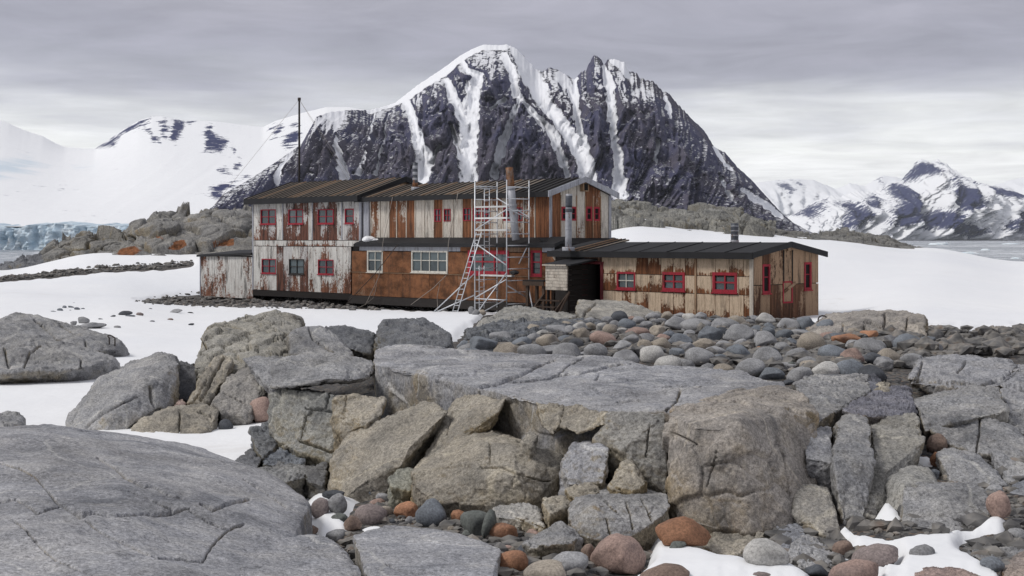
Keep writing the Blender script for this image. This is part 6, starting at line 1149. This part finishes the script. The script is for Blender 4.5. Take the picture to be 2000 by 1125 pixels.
# --- cobble field: dart throwing in the stony area before the annex
FIELD = [(905, 668), (950, 640), (1080, 640), (1200, 618), (1330, 618), (1480, 622), (1590, 632), (1700, 655), (1830, 668), (1830, 690), (1770, 715), (1690, 738), (1570, 742), (1450, 728), (1350, 716), (1230, 705), (1100, 694), (905, 694)]
placed = []; cobs = []; tries = 0; lab = {'grey': 'grey rounded cobble in the stone field below the annex', 'blue': 'blue grey cobble in the stone field below the annex', 'tan': 'tan cobble in the stone field below the annex', 'pink': 'pinkish cobble in the stone field below the annex', 'orange': 'rusty orange cobble in the stone field below the annex', 'dark': 'dark cobble in the stone field below the annex', 'pale': 'pale cobble in the stone field below the annex'}
FX, FY = np.array([p[0] for p in FIELD]), 0
while len(placed) < 285 and tries < 14000:
    tries += 1; px = _rs.uniform(905, 1830); py = _rs.uniform(612, 745)
    if not inside(px, py, FIELD): continue
    f = 1 - tries / 14000; dd = hit(px, py + 10); big = _rs.random() < 0.25
    wm = (0.30 + 0.46 * f * _rs.random()) * F / dd * (1.0 if py < 700 else .8); wm = min(max(wm, 13), 62); hm = wm * _rs.uniform(.52, .78)
    if any(((px - q[0]) / (0.36 * (wm + q[2]))) ** 2 + ((py - q[1]) / (0.30 * (hm + q[3]))) ** 2 < 1 for q in placed): continue
    placed.append((px, py, wm, hm))
    col = _rs.choices(['grey', 'blue', 'tan', 'pink', 'orange', 'dark', 'pale'], [48, 22, 16, 4, 1.8, 4, 9])[0]
    cobs.append((px, py, wm, hm, col, stone(px, py, wm, hm, col, 'cobble in the stone field', group='cobbles in the stone field below the annex', name='cobble')))
# every cobble is told apart by its size, its colour and the nearest boulder with a name of its own
ORD = ['', 'second ', 'third ', 'fourth ', 'fifth ', 'sixth ', 'seventh ', 'eighth ', 'ninth ', 'tenth ']
CN = {'grey': 'grey', 'blue': 'blue grey', 'tan': 'tan', 'pink': 'pinkish', 'orange': 'rusty orange', 'dark': 'dark', 'pale': 'pale'}
fam = {}
for (px, py, wm, hm, col, o) in cobs:
    k = min(NAMED, key=lambda q: (q[0] - px) ** 2 + 2.5 * (q[1] - py) ** 2); dx, dy = px - k[0], (py - k[1]) * 1.6
    rel = ('right of' if dx > 0 else 'left of') if abs(dx) > abs(dy) else ('in front of' if dy > 0 else 'behind')
    size = 'large' if wm > 44 else ('small' if wm < 28 else 'medium')
    fam.setdefault((size, CN[col], rel, k[2]), []).append((dx * dx + dy * dy, o))
for (size, cn, rel, nk), L in fam.items():
    for i, (_, o) in enumerate(sorted(L, key=lambda t: t[0])):
        o['label'] = f"{ORD[min(i, 9)]}{size} {cn} cobble {rel} the {nk}"

# ------------------------------------------------------------------ loose pebbles (countless)
def pebble_bed(name, label, spots, mat):
    bm = bmesh.new(); bmesh.ops.create_icosphere(bm, subdivisions=1, radius=1.0); bm.verts.index_update()
    V0 = np.array([v.co[:] for v in bm.verts]); T0 = np.array([[v.index for v in f.verts] for f in bm.faces]); bm.free(); V, T = [], []
    for i, (x, y, z, r) in enumerate(spots):
        rg = np.random.default_rng(i); s = rg.uniform(.6, 1.2, 3) * r * np.array([1.1, 1.1, .65]); A = rg.uniform(0, 6.28); c, s_ = math.cos(A), math.sin(A)
        v = V0 * s * (1 + .22 * rg.normal(size=(len(V0), 1))); v = v @ np.array([[c, -s_, 0], [s_, c, 0], [0, 0, 1]]); V.append(v + np.array([x, y, z])); T.append(T0 + i * len(V0))
    return link(name, mesh_np(name, np.concatenate(V), np.concatenate(T), mat, False), kind='stuff', label=label)
def spots_in(poly, n, rmin, rmax, lift=.2):
    out = []; P = np.array(poly); 
    while len(out) < n:
        px, py = _rs.uniform(P[:, 0].min(), P[:, 0].max()), _rs.uniform(P[:, 1].min(), P[:, 1].max())
        if not inside(px, py, poly) or any(inside(px, py + e, pg) for pg in PATCH for e in (0, -9, 7)): continue
        d = hit(px, py); r = rmin * (rmax / rmin) ** (_rs.random() ** 2.2); p = P3(px, py, d); out.append((p[0], p[1], ground_z(p[0], p[1]) + lift * r, r))
    return out
def m_peb():
    m = MT('pebbles'); v = m.noise(1.7, 2, 0.5, m.map((3, 3, 3))); q = m.noise(6.0, 2)
    c = m.ramp(v, [(0.25, (0.06, 0.06, 0.065)), (0.45, (0.15, 0.145, 0.14)), (0.6, (0.23, 0.215, 0.195)), (0.74, (0.20, 0.155, 0.125)), (0.85, (0.28, 0.27, 0.26))])
    c = m.mix(1.0, c, m.ramp(q, [(0.3, 0.6), (0.7, 1.25)]), 'MULTIPLY'); return m.done(c, 0.85, m.bump(m.noise(40, 3), 0.3, 0.01), 0.25)
M_PEB = m_peb()
pebble_bed('gully_pebbles', 'small pebbles and rubble on the gully floor', spots_in([(715, 975), (800, 960), (1000, 1000), (1200, 1010), (1300, 1060), (1250, 1125), (960, 1125), (720, 1070)], 900, .02, .085) + spots_in([(1540, 1000), (2000, 880), (2000, 1125), (1450, 1125)], 500, .025, .09) + spots_in(B6([(640, 850), (760, 860), (900, 1080), (860, 1130), (760, 1060)]), 200, .02, .05, .8), M_PEB)
pebble_bed('cobble_rubble', 'small rubble filling the gaps between the cobbles', spots_in(FIELD, 1300, .06, .17, .5) + spots_in([(1640, 640), (1830, 646), (2000, 645), (2000, 700), (1800, 700)], 500, .05, .25, .4), M_PEB)
pebble_bed('hut_rubble', 'rubble strip on the ground along the hut wall', spots_in(STONY[1], 1000, .06, .22, .3) + spots_in([(270, 588), (400, 582), (560, 590), (700, 598), (700, 606), (480, 602), (300, 596)], 500, .06, .25, .3), M_PEB)
pebble_bed('shore_rubble', 'low strip of dark stones across the left snow', spots_in([(0, 552), (70, 546), (200, 533), (300, 528), (375, 519), (375, 513), (300, 518), (200, 524), (0, 542)], 600, .08, .3, .3), M_PEB)

# ------------------------------------------------------------------ outcrops behind the hut
def outcrop(name, label, top, bot, d0, d1, cellpx, tint, rust=(), amp=1.0, nx=420, nv=120):
    px = np.linspace(top[0][0], top[-1][0], nx); v = np.linspace(0, 1, nv); PX, VV = np.meshgrid(px, v)
    t, b = px_interp(top, px), px_interp(bot, px); dm = (d0 + d1) / 2; u = dm / F
    zt = CZ - (t - HY) / F * d1; zb = CZ - (b - HY) / F * d0
    dd = d0 + (d1 - d0) * VV; prof = 1 - (1 - VV) ** 1.5
    zz = zb[None] + (zt - zb)[None] * prof; xx = (PX - 1000) / F * dd
    back = np.stack([xx[-1] * 1.0, dd[-1] + 6 + 0 * px, np.minimum(zt, zb) - 5], -1)[None]
    front = np.stack([xx[0], dd[0] - .5, zb - 1.5], -1)[None]
    V = np.stack([xx, dd, zz], -1); n = np.cross(np.gradient(V, axis=1), np.gradient(V, axis=0)); n /= np.linalg.norm(n, axis=2)[..., None] + 1e-9
    n *= np.where(n[..., 1:2] > 0, -1, 1)
    q = V.reshape(-1, 3) / (cellpx * u) * np.array([.75, .75, 1.35]); q = q + .3 * np.stack([perlin(q * 1.3), perlin(q * 1.3 + 21), perlin(q * 1.3 + 43)], 1)
    F1, F2, R = voro(q); g = F2 - F1
    dsp = amp * cellpx * u * (.26 * (1 - F1 * F1) + .42 * (R[:, 0] - .5) * sstep(0, .12, g) - .2 * np.exp(-(g / .05) ** 2))
    q2 = q * 2.7; G1, G2, R2 = voro(q2); dsp += amp * cellpx * u * (.04 * (1 - G1) + .11 * (R2[:, 0] - .5) * sstep(0, .12, G2 - G1) - .04 * np.exp(-((G2 - G1) / .05) ** 2)) + amp * cellpx * u * .035 * fbm(q * 6, 3)
    V = V + n * (dsp.reshape(PX.shape) - amp * .3 * cellpx * u)[..., None]
    V = np.concatenate([front, V, back], 0)
    X, Y = proj(V.reshape(-1, 3)); ru = np.zeros(len(X))
    for pg in rust: ru = np.maximum(ru, sstep(-6, 6, sd_poly(X, Y, pg)))
    return link(name, mesh_np(name, V.reshape(-1, 3), grid_faces(nx, nv + 2), M_OUT, True, {'rust': ru}), label=label, cat='rock', color=tint)
c9 = lambda p: crop(0, 380, 4.0, p); c10 = lambda p: crop(1180, 380, 5.263, p)
outcrop('rock_outcrop', 'big grey outcrop with rusty patches behind the side shed', c9([(880, 440), (930, 345), (1005, 295), (1040, 205), (1100, 172), (1220, 122), (1380, 118), (1450, 148), (1600, 118), (1700, 108), (1820, 115), (1960, 135), (2100, 150), (2300, 200)]), c9([(880, 500), (1250, 490), (1500, 495), (2000, 500), (2300, 500)]), 128, 146, 62, (.84, .82, .77),
        rust=[c9([(880, 500), (960, 395), (1060, 400), (1110, 440), (1010, 500)]), c9([(1290, 430), (1370, 360), (1440, 350), (1470, 400), (1380, 440)]), c9([(1200, 320), (1290, 330), (1280, 350), (1220, 345)]), c9([(1640, 360), (1830, 340), (1830, 400), (1660, 410)])])
outcrop('rock_outcrop', 'squarish boulder pile left of the big grey outcrop', c9([(340, 470), (430, 350), (480, 342), (550, 350), (570, 325), (640, 310), (700, 302), (860, 318), (940, 345), (1000, 310), (1050, 330), (1120, 380)]), c9([(340, 520), (560, 510), (800, 480), (950, 480), (1120, 490)]), 132, 142, 48, (.8, .78, .72), nx=300)
outcrop('rock_outcrop', 'low dark shoreline rocks at the left edge', c9([(-500, 640), (-200, 600), (0, 535), (120, 515), (200, 458), (300, 458), (420, 400), (520, 430), (600, 480)]), c9([(-500, 700), (0, 612), (180, 570), (400, 520), (600, 515)]), 133, 144, 30, (.62, .64, .68), nx=260, nv=70)
outcrop('rock_outcrop', 'long broken grey outcrop above the snow behind the annex roof', c10([(-120, 30), (40, 50), (140, 60), (190, 92), (420, 98), (490, 122), (640, 115), (830, 120), (980, 112), (1110, 145), (1280, 165), (1400, 165), (1480, 260), (1640, 310), (1760, 330)]), c10([(-120, 190), (50, 210), (240, 255), (400, 320), (540, 320), (700, 340), (900, 390), (1060, 440), (1280, 470), (1400, 330), (1600, 350), (1760, 385)]), 122, 150, 40, (.78, .77, .70), nx=520, amp=1.4)
outcrop('rock_outcrop', 'thin line of rocks along the crest of the right snow slope', [(1500, 446), (1560, 452), (1600, 455), (1660, 450), (1700, 455), (1730, 462), (1760, 475), (1790, 480), (1820, 492)], [(1500, 462), (1600, 474), (1700, 480), (1760, 487), (1820, 494)], 131, 142, 22, (.74, .73, .68), nx=360, nv=60)

# ------------------------------------------------------------------ iron hoops, icebergs
def hoop(px, py0, py1, w, d, lean, label):
    g = P3(px, py1, d); r = w / 2 * d / F; H = (py1 - py0) * d / F
    pts = [g + np.array([-r * math.cos(t) + lean * max(0, math.sin(t)), 0.1 * math.sin(t), (H - r) * 1.0 + r * math.sin(t)]) for t in np.linspace(0, math.pi, 13)]
    pts = [g + np.array([-r, 0, -.25])] + pts + [g + np.array([r, 0, -.25])]
    o = MB().tube(pts, .016, 8).make('iron_hoop', M_IRON, None, smooth=True, label=label, cat='hoop')
hoop(1608.5, 617, 640, 21, 32.0, .0, 'bent dark iron hoop fixed in rock near the annex corner')
hoop(219, 655, 668, 11, 33.2, -.1, 'small dark iron hoop fixed in the left bedrock hump')
def m_berg():
    m = MT('berg_ice'); n = m.noise(.2, 5); return m.done(m.ramp(n, [(.3, (.55, .68, .74)), (.6, (.82, .86, .88))]), .5, m.bump(n, .5, 1.0))
M_BERG = m_berg()
def berg(px, py, w, h, label):
    d = (CZ) * F / (py - HY); rg = np.random.default_rng(int(px)); sx = w / 2 * d / F; sz = h * d / F
    P = rg.normal(size=(26, 3)); P /= np.linalg.norm(P, axis=1)[:, None]; P *= np.array([sx, sx * .7, sz]); P[:, 2] = np.abs(P[:, 2]) * rg.uniform(.3, 1, 26)
    P = np.concatenate([P, P * [1.05, 1.05, 0] - [0, 0, sz * .4]]); V, T = hull(P); V, T = refine(V, T, lambda M: np.full(len(M), sx * .16)); V = smooth(V, T, 1)
    V = V + vnormals(V, T) * (sz * .12 * fbm(V / (sx * .3), 3))[:, None]
    link('iceberg', mesh_np('iceberg', V, T, M_BERG), label=label, cat='iceberg', loc=((px - 1000) / F * d, d, 0))
berg(1834, 478, 42, 7, 'larger pale blue iceberg near the far shore'); berg(1893, 496, 42, 6, 'flat pale iceberg in the near brash ice'); berg(1972, 477, 40, 3, 'thin white floe near the far shore at the right edge')
berg(1925, 489, 20, 4, 'small white iceberg between the two larger ones'); berg(28, 484.5, 30, 7, 'small white iceberg under the ice cliff at the left edge'); berg(1985, 505, 24, 3, 'low white floe close to the snow slope')

# ------------------------------------------------------------------ air: thin even haze over the whole place
def haze():
    m = bpy.data.materials.new('haze'); m.use_nodes = True; nt = m.node_tree; nt.nodes.clear()
    out = nt.nodes.new('ShaderNodeOutputMaterial'); v = nt.nodes.new('ShaderNodeVolumePrincipled')
    v.inputs['Color'].default_value = (0.90, 0.94, 1.0, 1); v.inputs['Density'].default_value = 1.7e-5; v.inputs['Anisotropy'].default_value = 0.2
    nt.links.new(v.outputs[0], out.inputs['Volume'])
    X, Y0, Y1, Z0, Z1 = 27000, -60, 41000, -30, 900
    V = [(-X, Y0, Z0), (X, Y0, Z0), (X, Y1, Z0), (-X, Y1, Z0), (-X, Y0, Z1), (X, Y0, Z1), (X, Y1, Z1), (-X, Y1, Z1)]
    me = bpy.data.meshes.new('haze'); me.from_pydata(V, [], [(0, 3, 2, 1), (4, 5, 6, 7), (0, 1, 5, 4), (1, 2, 6, 5), (2, 3, 7, 6), (3, 0, 4, 7)]); me.materials.append(m)
    link('haze', me, kind='stuff', label='thin pale haze in the air over the bay')
haze()
